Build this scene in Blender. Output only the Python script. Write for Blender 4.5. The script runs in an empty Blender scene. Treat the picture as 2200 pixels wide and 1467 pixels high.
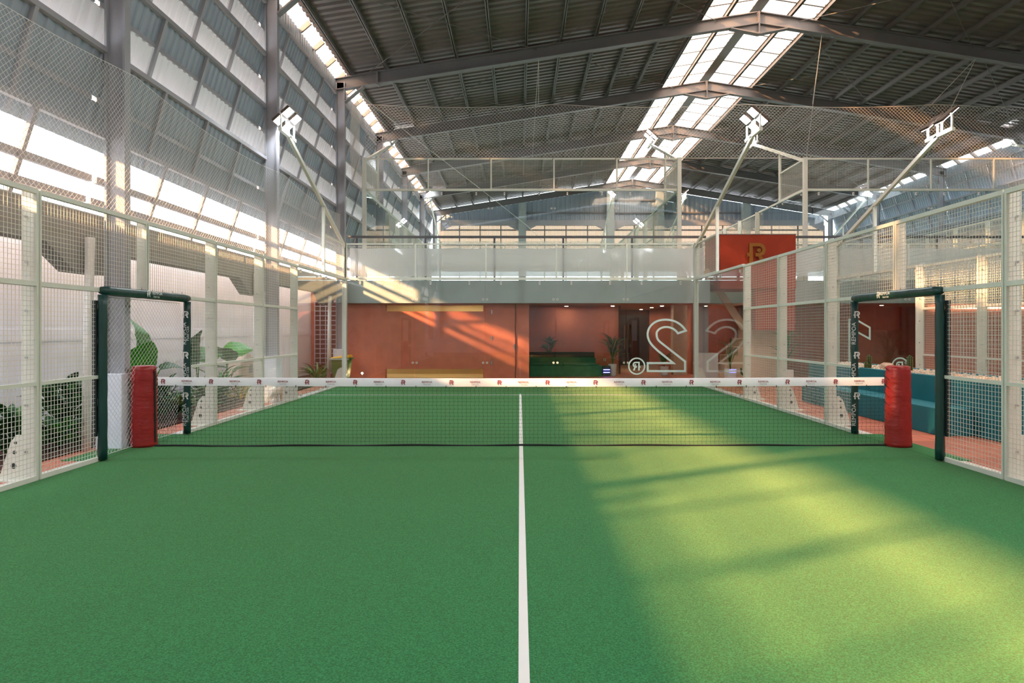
import bpy, bmesh, math, random
from mathutils import Vector, Matrix
random.seed(7)
R = math.radians
scene = bpy.context.scene
COL = scene.collection

# ------------------------------------------------------------------ camera
CAMX, CAMY, CAMZ, FPX, U0, V0 = -0.02, -8.855, 1.555, 1426.0, 1116.3, 708.4
cd = bpy.data.cameras.new('camera'); cam = bpy.data.objects.new('camera', cd); COL.objects.link(cam)
cam.location = (CAMX, CAMY, CAMZ); cam.rotation_euler = (R(90), 0, 0)
cd.sensor_fit = 'HORIZONTAL'; cd.sensor_width = 36.0; cd.lens = 36.0 * FPX / 2200.0
cd.shift_x = (1100.0 - U0) / 2200.0; cd.shift_y = (V0 - 733.5) / 2200.0
cd.clip_end = 300; cd.clip_start = 0.05
scene.camera = cam

# ------------------------------------------------------------------ sky, sun, exposure
SKY = 5.0
SUN = 28.0
LAMP = 250.0
EXPOSURE = 0.0
w = bpy.data.worlds.new('sky'); scene.world = w; w.use_nodes = True
bg = w.node_tree.nodes['Background']; bg.inputs[0].default_value = (0.84, 0.92, 1.0, 1); bg.inputs[1].default_value = SKY
sd = bpy.data.lights.new('sun', 'SUN'); sd.energy = SUN; sd.angle = R(2.3); sd.color = (1.0, 0.54, 0.25)
so = bpy.data.objects.new('sun', sd); COL.objects.link(so)
so.rotation_euler = Vector((2.15, 1.15, -1.0)).to_track_quat('-Z', 'Y').to_euler(); so.location = (-30, 5, 20)
vs = scene.view_settings
vs.view_transform = 'Standard'; vs.look = 'None'; vs.gamma = 1.0; vs.exposure = EXPOSURE; vs.use_curve_mapping = False
cy = scene.cycles
cy.max_bounces = 4; cy.diffuse_bounces = 3; cy.glossy_bounces = 3; cy.transmission_bounces = 4
cy.transparent_max_bounces = 20; cy.use_adaptive_sampling = True; cy.adaptive_threshold = 0.08; cy.use_light_tree = False; cy.caustics_reflective = False; cy.caustics_refractive = False
cy.sample_clamp_indirect = 6.0; cy.blur_glossy = 0.5

# ------------------------------------------------------------------ helpers
def V(*a): return Vector(a)
class MB:
    def __init__(s): s.v = []; s.f = []
    def quad_box(s, c):                       # eight corners
        n = len(s.v); s.v += [tuple(p) for p in c]
        for q in ((0,1,2,3),(7,6,5,4),(0,4,5,1),(1,5,6,2),(2,6,7,3),(3,7,4,0)): s.f.append(tuple(n+i for i in q))
        return s
    def box(s, x0, x1, y0, y1, z0, z1):
        return s.quad_box([(x0,y0,z0),(x0,y1,z0),(x1,y1,z0),(x1,y0,z0),(x0,y0,z1),(x0,y1,z1),(x1,y1,z1),(x1,y0,z1)])
    def bar(s, p, q, w, h, up=(0,0,1)):
        p = V(*p); q = V(*q); d = (q-p).normalized(); u = V(*up)
        if abs(d.dot(u)) > .99: u = V(1,0,0)
        a = d.cross(u).normalized()*w/2; b = a.cross(d).normalized()*h/2
        return s.quad_box([p-a-b,p-a+b,p+a+b,p+a-b,q-a-b,q-a+b,q+a+b,q+a-b])
    def wire(s, p, q, r, n=4, caps=False):    # open prism
        p = V(*p); q = V(*q); d = (q-p).normalized(); u = V(0,0,1) if abs(d.z) < .9 else V(1,0,0)
        a = d.cross(u).normalized(); b = a.cross(d)
        k = len(s.v)
        for c in (p, q):
            for i in range(n):
                t = 2*math.pi*(i+.5)/n; s.v.append(tuple(c + (a*math.cos(t)+b*math.sin(t))*r))
        for i in range(n): s.f.append((k+i, k+(i+1)%n, k+n+(i+1)%n, k+n+i))
        if caps: s.f.append(tuple(k+n-1-i for i in range(n))); s.f.append(tuple(k+n+i for i in range(n)))
        return s
    def tube(s, pts, r, n=8, caps=True):
        pts = [V(*p) for p in pts]; k = len(s.v); m = len(pts)
        rr = r if isinstance(r, (list, tuple)) else [r]*m
        prev = None
        for i, p in enumerate(pts):
            d = (pts[min(i+1,m-1)] - pts[max(i-1,0)]).normalized()
            if prev is None:
                u = V(0,0,1) if abs(d.z) < .9 else V(1,0,0); a = d.cross(u).normalized()
            else: a = (prev - d*prev.dot(d)).normalized()
            prev = a; b = a.cross(d)
            for j in range(n):
                t = 2*math.pi*j/n; s.v.append(tuple(p + (a*math.cos(t)+b*math.sin(t))*rr[i]))
        for i in range(m-1):
            for j in range(n):
                s.f.append((k+i*n+j, k+i*n+(j+1)%n, k+(i+1)*n+(j+1)%n, k+(i+1)*n+j))
        if caps:
            s.f.append(tuple(k+n-1-j for j in range(n))); s.f.append(tuple(k+(m-1)*n+j for j in range(n)))
        return s
    def lathe(s, prof, c=(0,0,0), n=20):      # profile (r, z)
        k = len(s.v); m = len(prof)
        for r, z in prof:
            for j in range(n):
                t = 2*math.pi*j/n; s.v.append((c[0]+r*math.cos(t), c[1]+r*math.sin(t), c[2]+z))
        for i in range(m-1):
            for j in range(n): s.f.append((k+i*n+j, k+i*n+(j+1)%n, k+(i+1)*n+(j+1)%n, k+(i+1)*n+j))
        s.f.append(tuple(k+n-1-j for j in range(n))); s.f.append(tuple(k+(m-1)*n+j for j in range(n)))
        return s
    def prism(s, poly, o, ux, uz, th):        # 2-D polygon in plane (o, ux, uz), extruded by th along ux x uz
        o = V(*o); ux = V(*ux); uz = V(*uz); n = ux.cross(uz).normalized()*th; k = len(s.v); m = len(poly)
        for off in (V(0,0,0), n):
            for a, b in poly: s.v.append(tuple(o + ux*a + uz*b + off))
        s.f.append(tuple(k+i for i in range(m))[::-1]); s.f.append(tuple(k+m+i for i in range(m)))
        for i in range(m): s.f.append((k+i, k+(i+1)%m, k+m+(i+1)%m, k+m+i))
        return s
    def mesh(s, name, smooth=False):
        me = bpy.data.meshes.new(name); me.from_pydata(s.v, [], s.f); me.update()
        if smooth: me.polygons.foreach_set('use_smooth', [True]*len(me.polygons))
        return me

def link(name, me, m, parent=None, loc=None, rot=None, kind=None):
    o = bpy.data.objects.new(name, me); COL.objects.link(o)
    if me is not None and m is not None and not me.materials: me.materials.append(m)
    if parent is not None: o.parent = parent
    if loc is not None: o.location = loc
    if rot is not None: o.rotation_euler = rot
    if kind: o['kind'] = kind
    return o
def obj(name, mb, m, parent=None, loc=None, rot=None, smooth=False, kind=None):
    return link(name, mb.mesh(name, smooth), m, parent, loc, rot, kind)
def tag(o, label, cat, group=None):
    o['label'] = label; o['category'] = cat
    if group: o['group'] = group
    return o
def thing(name, label, cat, loc=(0,0,0), rotz=0, group=None):
    o = bpy.data.objects.new(name, None); COL.objects.link(o); o.empty_display_size = .2
    o.location = loc; o.rotation_euler = (0,0,rotz)
    return tag(o, label, cat, group)
def struct(name, mb, m, parent=None, loc=None, label=None):
    o = obj(name, mb, m, parent, loc)
    if parent is None:
        o['kind'] = 'structure'
        if label: o['label'] = label
    return o
def sroot(name, label=None, loc=(0,0,0)):
    o = bpy.data.objects.new(name, None); COL.objects.link(o); o.location = loc; o['kind'] = 'structure'
    if label: o['label'] = label
    return o
def bevel(o, wd=.01, seg=2):
    b = o.modifiers.new('bevel', 'BEVEL'); b.width = wd; b.segments = seg; b.limit_method = 'ANGLE'; return o

# ------------------------------------------------------------------ materials
def mat(name, col, rough=.6, metal=0.0, var=0.0, scale=8.0, bump=0.0, bscale=60.0, spec=.4, col2=None, stretch=None):
    m = bpy.data.materials.new(name); m.use_nodes = True; nt = m.node_tree; b = nt.nodes['Principled BSDF']
    b.inputs['Roughness'].default_value = rough; b.inputs['Metallic'].default_value = metal
    b.inputs['Specular IOR Level'].default_value = spec
    b.inputs['Base Color'].default_value = (*col, 1)
    tc = nt.nodes.new('ShaderNodeTexCoord'); src = tc.outputs['Object']
    if stretch:
        mp = nt.nodes.new('ShaderNodeMapping'); mp.inputs['Scale'].default_value = stretch
        nt.links.new(src, mp.inputs[0]); src = mp.outputs[0]
    if var or col2:
        n = nt.nodes.new('ShaderNodeTexNoise'); n.inputs['Scale'].default_value = scale; n.inputs['Detail'].default_value = 5
        nt.links.new(src, n.inputs['Vector'])
        r = nt.nodes.new('ShaderNodeValToRGB'); nt.links.new(n.outputs['Fac'], r.inputs[0])
        c2 = col2 or tuple(min(1, c*(1+var)) for c in col)
        c1 = col if col2 else tuple(c*(1-var) for c in col)
        r.color_ramp.elements[0].color = (*c1, 1); r.color_ramp.elements[0].position = .36
        r.color_ramp.elements[1].color = (*c2, 1); r.color_ramp.elements[1].position = .64
        nt.links.new(r.outputs[0], b.inputs['Base Color'])
    if bump:
        n2 = nt.nodes.new('ShaderNodeTexNoise'); n2.inputs['Scale'].default_value = bscale; n2.inputs['Detail'].default_value = 3
        nt.links.new(src, n2.inputs['Vector'])
        bp = nt.nodes.new('ShaderNodeBump'); bp.inputs['Strength'].default_value = bump; bp.inputs['Distance'].default_value = .02
        nt.links.new(n2.outputs['Fac'], bp.inputs['Height']); nt.links.new(bp.outputs[0], b.inputs['Normal'])
    return m
def srgb(r, g, b):
    f = lambda c: (c/255/12.92) if c/255 <= .04045 else ((c/255+.055)/1.055)**2.4
    return (f(r), f(g), f(b))
def sheet_mat(name, transp, col, tcol=None, gloss=0.0, diff=0.0):   # plastic sheet: part see-through, part scattering
    m = bpy.data.materials.new(name); m.use_nodes = True; nt = m.node_tree; nt.nodes.clear()
    out = nt.nodes.new('ShaderNodeOutputMaterial')
    t = nt.nodes.new('ShaderNodeBsdfTransparent'); t.inputs[0].default_value = (*(tcol or col), 1)
    s = nt.nodes.new('ShaderNodeBsdfTranslucent'); s.inputs[0].default_value = (*col, 1)
    last = s
    if diff:
        d = nt.nodes.new('ShaderNodeBsdfDiffuse'); d.inputs[0].default_value = (*col, 1)
        mx = nt.nodes.new('ShaderNodeMixShader'); mx.inputs[0].default_value = diff
        nt.links.new(s.outputs[0], mx.inputs[1]); nt.links.new(d.outputs[0], mx.inputs[2]); last = mx
    mx = nt.nodes.new('ShaderNodeMixShader'); mx.inputs[0].default_value = transp
    nt.links.new(last.outputs[0], mx.inputs[1]); nt.links.new(t.outputs[0], mx.inputs[2]); last = mx
    if gloss:
        g = nt.nodes.new('ShaderNodeBsdfGlossy'); g.inputs['Roughness'].default_value = .15
        fr = nt.nodes.new('ShaderNodeFresnel'); fr.inputs[0].default_value = 1.4
        mx = nt.nodes.new('ShaderNodeMixShader'); nt.links.new(fr.outputs[0], mx.inputs[0])
        nt.links.new(last.outputs[0], mx.inputs[1]); nt.links.new(g.outputs[0], mx.inputs[2]); last = mx
    nt.links.new(last.outputs[0], out.inputs[0]); return m
def glass_mat(name, tint=(.95,.98,.965)):
    m = bpy.data.materials.new(name); m.use_nodes = True; nt = m.node_tree; nt.nodes.clear()
    out = nt.nodes.new('ShaderNodeOutputMaterial')
    t = nt.nodes.new('ShaderNodeBsdfTransparent'); t.inputs[0].default_value = (*tint, 1)
    g = nt.nodes.new('ShaderNodeBsdfGlossy'); g.inputs['Roughness'].default_value = 0.0
    fr = nt.nodes.new('ShaderNodeFresnel'); fr.inputs[0].default_value = 1.45
    ge = nt.nodes.new('ShaderNodeNewGeometry'); mr = nt.nodes.new('ShaderNodeMapRange')      # same Fresnel on the entry and the exit face
    mr.inputs['To Min'].default_value = 1.45; mr.inputs['To Max'].default_value = 1/1.45
    nt.links.new(ge.outputs['Backfacing'], mr.inputs['Value']); nt.links.new(mr.outputs[0], fr.inputs[0])
    mx = nt.nodes.new('ShaderNodeMixShader'); nt.links.new(fr.outputs[0], mx.inputs[0])
    nt.links.new(t.outputs[0], mx.inputs[1]); nt.links.new(g.outputs[0], mx.inputs[2])
    nt.links.new(mx.outputs[0], out.inputs[0]); return m
def emit_mat(name, col, strength):
    m = bpy.data.materials.new(name); m.use_nodes = True; nt = m.node_tree; b = nt.nodes['Principled BSDF']
    b.inputs['Base Color'].default_value = (0,0,0,1)
    b.inputs['Emission Color'].default_value = (*col, 1); b.inputs['Emission Strength'].default_value = strength
    return m

def turf_mat():
    m = bpy.data.materials.new('turf'); m.use_nodes = True; nt = m.node_tree; b = nt.nodes['Principled BSDF']
    b.inputs['Roughness'].default_value = .95; b.inputs['Specular IOR Level'].default_value = .15
    b.inputs['Sheen Weight'].default_value = .17; b.inputs['Sheen Roughness'].default_value = .45; b.inputs['Sheen Tint'].default_value = (1,.82,.38,1)
    tc = nt.nodes.new('ShaderNodeTexCoord')
    n = nt.nodes.new('ShaderNodeTexNoise'); n.inputs['Scale'].default_value = 110; n.inputs['Detail'].default_value = 3; n.inputs['Roughness'].default_value = .7
    n2 = nt.nodes.new('ShaderNodeTexNoise'); n2.inputs['Scale'].default_value = 1.2; n2.inputs['Detail'].default_value = 4
    nt.links.new(tc.outputs['Object'], n.inputs['Vector']); nt.links.new(tc.outputs['Object'], n2.inputs['Vector'])
    r = nt.nodes.new('ShaderNodeValToRGB'); nt.links.new(n.outputs['Fac'], r.inputs[0])
    r.color_ramp.elements[0].position = .38; r.color_ramp.elements[0].color = (.008, .116, .042, 1)
    r.color_ramp.elements[1].position = .66; r.color_ramp.elements[1].color = (.032, .290, .104, 1)
    r2 = nt.nodes.new('ShaderNodeValToRGB'); nt.links.new(n2.outputs['Fac'], r2.inputs[0])
    r2.color_ramp.elements[0].color = (.93,.93,.93,1); r2.color_ramp.elements[1].color = (1.0,1.0,1.0,1)
    mx = nt.nodes.new('ShaderNodeMixRGB'); mx.blend_type = 'MULTIPLY'; mx.inputs[0].default_value = 1
    nt.links.new(r.outputs[0], mx.inputs[1]); nt.links.new(r2.outputs[0], mx.inputs[2])
    nt.links.new(mx.outputs[0], b.inputs['Base Color'])
    bp = nt.nodes.new('ShaderNodeBump'); bp.inputs['Strength'].default_value = .55; bp.inputs['Distance'].default_value = .012
    nt.links.new(n.outputs['Fac'], bp.inputs['Height']); nt.links.new(bp.outputs[0], b.inputs['Normal'])
    return m

M = {}
M['turf'] = turf_mat()
M['line'] = mat('line_white', (.80,.80,.78), .9, bump=.2, bscale=180)
M['cream'] = mat('cream_paint', srgb(226,226,214), .42, var=.02)
M['wirec'] = mat('wire_paint', srgb(224,223,211), .5)
M['steel'] = mat('grey_steel_paint', srgb(160,160,166), .45, var=.05, scale=2)
M['rafter'] = mat('rafter_paint', srgb(122,119,120), .5, var=.05, scale=2)
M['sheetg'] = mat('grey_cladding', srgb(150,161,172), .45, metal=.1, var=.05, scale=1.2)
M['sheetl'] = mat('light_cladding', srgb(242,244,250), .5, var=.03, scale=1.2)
M['roof'] = mat('roof_sheet', srgb(118,107,103), .5, metal=.2, var=.12, scale=.7, stretch=(.3,1,1))
M['purlin'] = mat('purlin_steel', srgb(120,114,108), .5, metal=.2)
M['clear'] = sheet_mat('clear_cladding', .88, (.96,.97,.98), (.97,.98,.99))
M['sky_sheet'] = sheet_mat('skylight_sheet', .35, (1.0,.93,.84), (1.0,.94,.86))
M['eave'] = sheet_mat('eave_strip', .10, (.75,.72,.68))
M['peach'] = sheet_mat('peach_sheet', 0, (.27,.185,.125), diff=.15)
M['white_open'] = sheet_mat('low_window_sheet', .3, (.95,.96,.97))
M['tarp'] = sheet_mat('tarp', .10, (.80,.81,.81), (.85,.86,.86), gloss=1, diff=.5)
M['glass'] = glass_mat('court_glass')
M['glassd'] = glass_mat('lobby_glass', (.90,.93,.92))
M['whitewall'] = mat('white_render', srgb(234,240,255), .8, var=.03, scale=1.5, bump=.05)
M['conc'] = mat('concrete_band', srgb(168,176,176), .75, var=.05, scale=2, bump=.08, bscale=25)
M['concd'] = mat('beam_concrete', srgb(150,145,142), .8, var=.05, scale=2)
M['pale'] = mat('pale_concrete', srgb(206,203,198), .8, var=.05, scale=6)
M['red'] = mat('terracotta_render', srgb(200,112,88), .8, var=.07, scale=3, bump=.12, bscale=35)
M['redblock'] = mat('orange_red_render', srgb(160,56,32), .8, var=.05, scale=4, bump=.1, bscale=35)
M['tile'] = mat('terracotta_tile', srgb(186,106,80), .55, var=.07, scale=3, bump=.05)
M['tile2'] = mat('terracotta_tile_dark', srgb(172,94,70), .55, var=.07, scale=3, bump=.05)
M['grout'] = mat('grout', srgb(190,150,130), .9)
M['soil'] = mat('soil', srgb(70,36,30), .95, var=.3, scale=18, bump=.6, bscale=30)
M['padred'] = mat('red_vinyl', srgb(160,34,34), .38, var=.05, scale=5, bump=.35, bscale=9, spec=.5, stretch=(1,1,2.5))
M['padgreen'] = mat('dark_green_vinyl', srgb(22,62,58), .4, var=.06, scale=5, bump=.3, bscale=12, spec=.5)
M['black'] = mat('black_cord', (.012,.012,.014), .7)
M['tape'] = mat('white_tape', srgb(236,236,238), .55, var=.015, scale=3, bump=.12, bscale=7)
M['printr'] = mat('maroon_print', srgb(150,34,48), .6)
M['printg'] = mat('grey_print', srgb(176,166,168), .6)
M['printw'] = mat('white_print', srgb(238,240,238), .6)
M['decal'] = mat('frosted_decal', srgb(228,244,240), .6)
M['chrome'] = mat('bolt_steel', (.55,.55,.57), .3, metal=1)
M['dark'] = mat('dark_fitting', (.03,.04,.04), .5)
M['rope'] = mat('white_rope', srgb(232,230,228), .7)
M['ropeg'] = mat('grey_rope', srgb(226,218,210), .7)
M['cable'] = mat('thin_cable', srgb(190,186,180), .5)
M['lampb'] = mat('lamp_housing', srgb(90,74,64), .45, metal=.4)
M['lampf'] = emit_mat('floodlight_face', (.90,.96,1.0), LAMP)
M['down'] = emit_mat('downlight_face', (1.0,.80,.55), 330)
M['strip'] = emit_mat('cove_light', (1.0,.72,.45), 6)
M['spot'] = emit_mat('garden_lamp', (1.0,.70,.35), 500)
M['blue'] = emit_mat('blue_led', (.16,.16,1.0), 9)
M['gold'] = mat('ochre_metal', srgb(150,96,28), .45, metal=.1)
M['railing'] = mat('railing_paint', srgb(96,96,100), .45)
M['ceil'] = mat('lobby_ceiling', srgb(206,150,112), .8)
M['sofa'] = mat('green_upholstery', srgb(26,104,72), .75, var=.12, scale=6)
M['sofad'] = mat('dark_green_planting', srgb(16,60,46), .85, var=.4, scale=40, bump=.5, bscale=40)
M['wood'] = mat('timber', srgb(190,140,84), .5, var=.15, scale=3, stretch=(6,6,.5))
M['woodfl'] = mat('timber_floor', srgb(150,112,80), .5, var=.1, scale=3)
M['door'] = mat('dark_door', srgb(62,50,52), .3)
M['pot'] = mat('white_pot', srgb(228,222,216), .5, var=.02)
M['teal'] = mat('teal_paint', srgb(12,110,122), .6, var=.05, scale=3)
M['stone'] = mat('pebbles', srgb(202,182,162), .8, var=.2, scale=14)
M['rock'] = mat('boulder_stone', srgb(198,164,140), .85, var=.15, scale=7, bump=.5, bscale=10)
M['beige'] = mat('sandstone', srgb(208,184,166), .85, var=.06, scale=4, bump=.2, bscale=14)
M['cactus'] = mat('cactus_green', srgb(46,62,26), .6, var=.15, scale=12)
M['spine'] = mat('cactus_spine', srgb(210,190,120), .6)
M['leafb'] = mat('bright_leaf', srgb(66,158,28), .4, var=.15, scale=5)
M['leafm'] = mat('mid_leaf', srgb(70,128,60), .42, var=.2, scale=5)
M['leafd'] = mat('dark_leaf', srgb(44,88,50), .42, var=.25, scale=6)
M['leafp'] = mat('pale_leaf', srgb(130,160,96), .45, var=.2, scale=6)
M['leafy'] = mat('yellow_leaf', srgb(190,160,40), .5, var=.25, scale=6)
M['leaft'] = mat('brown_leaf', srgb(96,72,58), .5, var=.2, scale=6)
M['palm'] = mat('palm_leaf', srgb(70,112,48), .45, var=.2, scale=6)
M['binG'] = mat('bin_green', srgb(44,118,48), .45, var=.04)
M['binY'] = mat('bin_lid_yellow', srgb(250,190,16), .45, var=.04)
M['bagw'] = mat('bin_liner', srgb(176,200,180), .4, bump=.4, bscale=12)
M['grille'] = mat('white_grille', srgb(200,196,202), .5)
M['room'] = mat('dark_interior', srgb(96,52,44), .8)
M['unit'] = mat('white_cabinet', srgb(222,222,226), .5)
M['turf2'] = mat('deck_floor', srgb(130,140,130), .8)
M['lawn'] = mat('planter_grass', srgb(100,150,50), .8, var=.3, scale=30, bump=.5, bscale=50)
M['cat'] = mat('cat_coat', srgb(240,236,230), .8, scale=3.2, col2=srgb(206,150,106))
M['eye'] = mat('cat_eye', (.02,.02,.02), .2)
M['slot'] = mat('warm_plaster', srgb(226,196,136), .8)
M['beigest'] = mat('stair_plaster', srgb(216,182,152), .8, var=.04)

# ------------------------------------------------------------------ levels of the hall
BAY = 5.5; FR0 = -0.05                       # frame positions along y
FR = [FR0 + BAY*k for k in range(-3, 7)]     # -16.55 .. 32.95
YEND = 33.45; YREAR = -16.7
XL = -5.22; RX = 7.1; XR = 2*RX - XL         # inner faces of the columns, ridge
ZE = 8.72; ZR = 10.66                        # underside of rafter at eave / ridge
DECK = 3.0; YSLAB = 11.15; YUP = 12.27       # upper deck level, its front edge, start of upper courts
def roofz(x, off=0.0):
    t = abs(x - RX)/(RX - XL); return ZR + (ZE - ZR)*t + off

# ================================================================== STRUCTURE
# ---- floor
fl = struct('floor', MB().box(-7.3, 20.2, YREAR, YEND, -.12, -.012), M['grout'], label='terracotta paving around the courts')
tm = [MB().box(-.296,.296,-.296,.296,-.03,0).mesh('floor_tile') for _ in range(2)]
tm[0].materials.append(M['tile']); tm[1].materials.append(M['tile2'])
k = 0
for i in range(6):
    for j in range(26):
        k += 1; link('floor_tile', tm[(i*7+j*3+(i*j)%5) % 2], None, fl, (5.55+.6*i, -4.1+.6*j, 0))
tl = MB().box(-.212,.212,-.296,.296,-.03,0).mesh('floor_tile'); tl.materials.append(M['tile'])
for j in range(27): link('floor_tile', tl, None, fl, (-5.437, -4.6+.6*j, 0))
tf = MB().box(5.25, 20, 11.3, 15.8, -.02, -.001).box(.3, 5.25, 10.4, 15.8, -.02, -.001).box(-7.2,.3,10.4,14,-.02,-.001)
obj('lobby_paving', tf, M['tile'], fl)
# ---- kerb strips round the court
kb = sroot('trim_1', 'pale concrete kerb around the court')
obj('kerb_strip', MB().box(-5.225, -5.0, -10.2, 10.3, -.02, .004), M['pale'], kb)
obj('kerb_strip', MB().box(5.0, 5.25, -10.2, 10.3, -.02, .004), M['pale'], kb)
obj('kerb_strip', MB().box(-5.0, 5.0, 10.0, 10.4, -.02, .003), M['pale'], kb)
# ---- turf
tu = struct('floor_court', MB().box(-5.0, 5.0, -10, 10, -.02, .006), M['turf'], label='green artificial turf of the court')
ta = MB().box(-5.45,-5.0,-1.0,1.0,-.01,.009).box(5.0,5.35,-1.0,1.0,-.01,.009)
obj('doorway_turf', ta, M['turf'], tu)
obj('centre_line', MB().box(-.025,.025,-7.15,7.15,.002,.0085), M['line'], tu)
obj('service_line', MB().box(-5,5,6.925,6.975,.002,.008), M['line'], tu)
obj('service_line', MB().box(-5,5,-6.975,-6.925,.002,.008), M['line'], tu)
tu2 = struct('floor_court', MB().box(9.0, 19.0, -10, 10, -.02, .006), M['turf'], label='green artificial turf of the right-hand court')

# ---- garden bed and its white wall
bed = struct('floor_garden_bed', MB().box(-7.2, -5.65, -16, 14, -.03, .03), M['soil'], label='dark soil bed along the white wall')
wg = struct('wall_outer', MB().box(-7.4, -7.2, YREAR, 14.2, -.1, 3.25), M['whitewall'], label='white rendered garden wall')
bm = MB().box(-7.2, -7.188, YREAR, 14.0, 1.38, 1.56); obj('wall_band', bm, M['whitewall'], wg)

# ---- left louvred wall: five tiers of tilted corrugated sheets
TIERS = [(3.02, 4.10), (4.02, 5.24), (5.18, 6.36), (6.30, 7.48), (7.42, 8.60)]
XT, XB = -5.52, -5.86                        # inner top edge, outer bottom edge
def corr_panel(w_, x0, z0, x1, z1, pitch=.17, amp=.022):
    mb = MB(); n = int(round(w_/pitch)); pts = []
    d = V(x1-x0, 0, z1-z0); L = d.length; nrm = V(d.z, 0, -d.x)/L
    for i in range(n):
        for t, a in ((0,0),(.38,0),(.5,1),(.88,1)): pts.append(((i+t)*w_/n, a*amp))
    pts.append((w_, 0))
    for y, a in pts:
        for q in (V(x0,0,z0), V(x1,0,z1)): mb.v.append((q.x+nrm.x*a, y, q.z+nrm.z*a))
    for i in range(len(pts)-1): mb.f.append((2*i, 2*i+2, 2*i+3, 2*i+1))
    return mb
_cg = []
def cached_girt():
    if not _cg:
        me = MB().box(-5.80, -5.74, 0, BAY-.1, 3.24, 3.32).mesh('girt'); me.materials.append(M['steel']); _cg.append(me)
    return _cg[0]
wl = sroot('wall_left', 'tilted corrugated louvre wall in tiers')
def louvre_wall(root, mir, bays_full, bays_low, tiers, mats):
    # mir: maps the left-hand x to the wall's x
    PW = BAY/4
    sg = 1 if mir(0) < mir(1) else -1
    for ti, (zb, zt) in enumerate(tiers):
        fz = .62 if ti > 1 else .5; zm = zb+(zt-zb)*fz; xm = XB+(XT-XB)*fz
        up = corr_panel(PW-.004, mir(xm), zm+.03, mir(XT), zt).mesh('cladding_sheet'); lo = corr_panel(PW-.004, mir(XB), zb, mir(xm), zm-.03).mesh('cladding_sheet')
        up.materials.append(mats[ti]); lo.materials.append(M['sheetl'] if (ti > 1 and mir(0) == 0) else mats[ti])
        gm = MB().box(mir(xm)-.03, mir(xm)+.03, 0, BAY-.1, zm-(.05 if ti == 0 else .035), zm+(.04 if ti == 0 else .035)).mesh('girt'); gm.materials.append(M['steel'])
        gb = MB().box(mir(XT+.04)-.035, mir(XT+.04)+.035, 0, BAY-.1, zt-.04, zt+.03).mesh('girt'); gb.materials.append(M['steel'])
        mm = MB().bar((mir(XB+.05),0,zb+.02), (mir(XT+.05),0,zt-.02), .05, .06, (0,1,0)).mesh('mullion'); mm.materials.append(M['steel'])
        for k in (bays_full if ti else bays_low):
            y0 = FR[k] + .05
            for i in range(4):
                link('cladding_sheet', up, None, root, (0, y0+i*PW, 0)); link('cladding_sheet', lo, None, root, (0, y0+i*PW, 0))
            link('girt', gm, None, root, (0, y0, 0)); link('girt', gb, None, root, (0, y0, 0))
            for i in range(1, 4): link('mullion', mm, None, root, (0, y0+i*PW, 0))
            if ti == 0 and root is wl: link('girt', cached_girt(), None, root, (0, y0, 0))
louvre_wall(wl, lambda x: x, range(2, 9), range(0, 9), TIERS, [M['clear']]+[M['sheetg']]*4)
obj('rear_cladding', corr_panel(FR[2]-FR[0], XB+.1, 4.1, XT, 8.6, .3), M['sheetg'], wl, (0, FR[0], 0))
# eave strip: short translucent panes between blocks
def eave_strip(root, mir, ks):
    pane = MB(); L = BAY/5-.16
    for x, z in ((-5.50, 9.02), (-5.28, 9.22)): pane.v += [(mir(x), 0, z), (mir(x), L, z)]
    pane.f.append((0,1,3,2)); pm = pane.mesh('eave_pane'); pm.materials.append(M['eave'])
    blk = MB().bar((mir(-5.50), 0, 9.0), (mir(-5.24), 0, 9.22), .14, .06, (0,1,0)).mesh('eave_block'); blk.materials.append(M['purlin'])
    for k in ks:
        for i in range(5):
            link('eave_pane', pm, None, root, (0, FR[k]+.1+i*BAY/5, 0)); link('eave_block', blk, None, root, (0, FR[k]+.03+i*BAY/5, 0))
eave_strip(wl, lambda x: x, range(3, 9))
for k in range(0, 9): obj('eave_cladding', corr_panel(BAY, XT, 8.55, XT, 9.03, .17), M['sheetg'], wl, (0, FR[k], 0))
# ---- concrete beam with haunches under the louvres
bmL = sroot('trim_2', 'grey beam with haunches below the louvre wall')
for k in range(1, 9):
    y0, y1 = FR[k], FR[k+1]
    p = [(y0, 3.10), (y1, 3.10), (y1, 2.30), (y1-.32, 2.30), (y1-.85, 2.62), (y0+.85, 2.62), (y0+.32, 2.30), (y0, 2.30)]
    obj('haunched_beam', MB().prism(p, (-5.92,0,0), (0,1,0), (0,0,1), .22), M['concd'], bmL)

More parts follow.
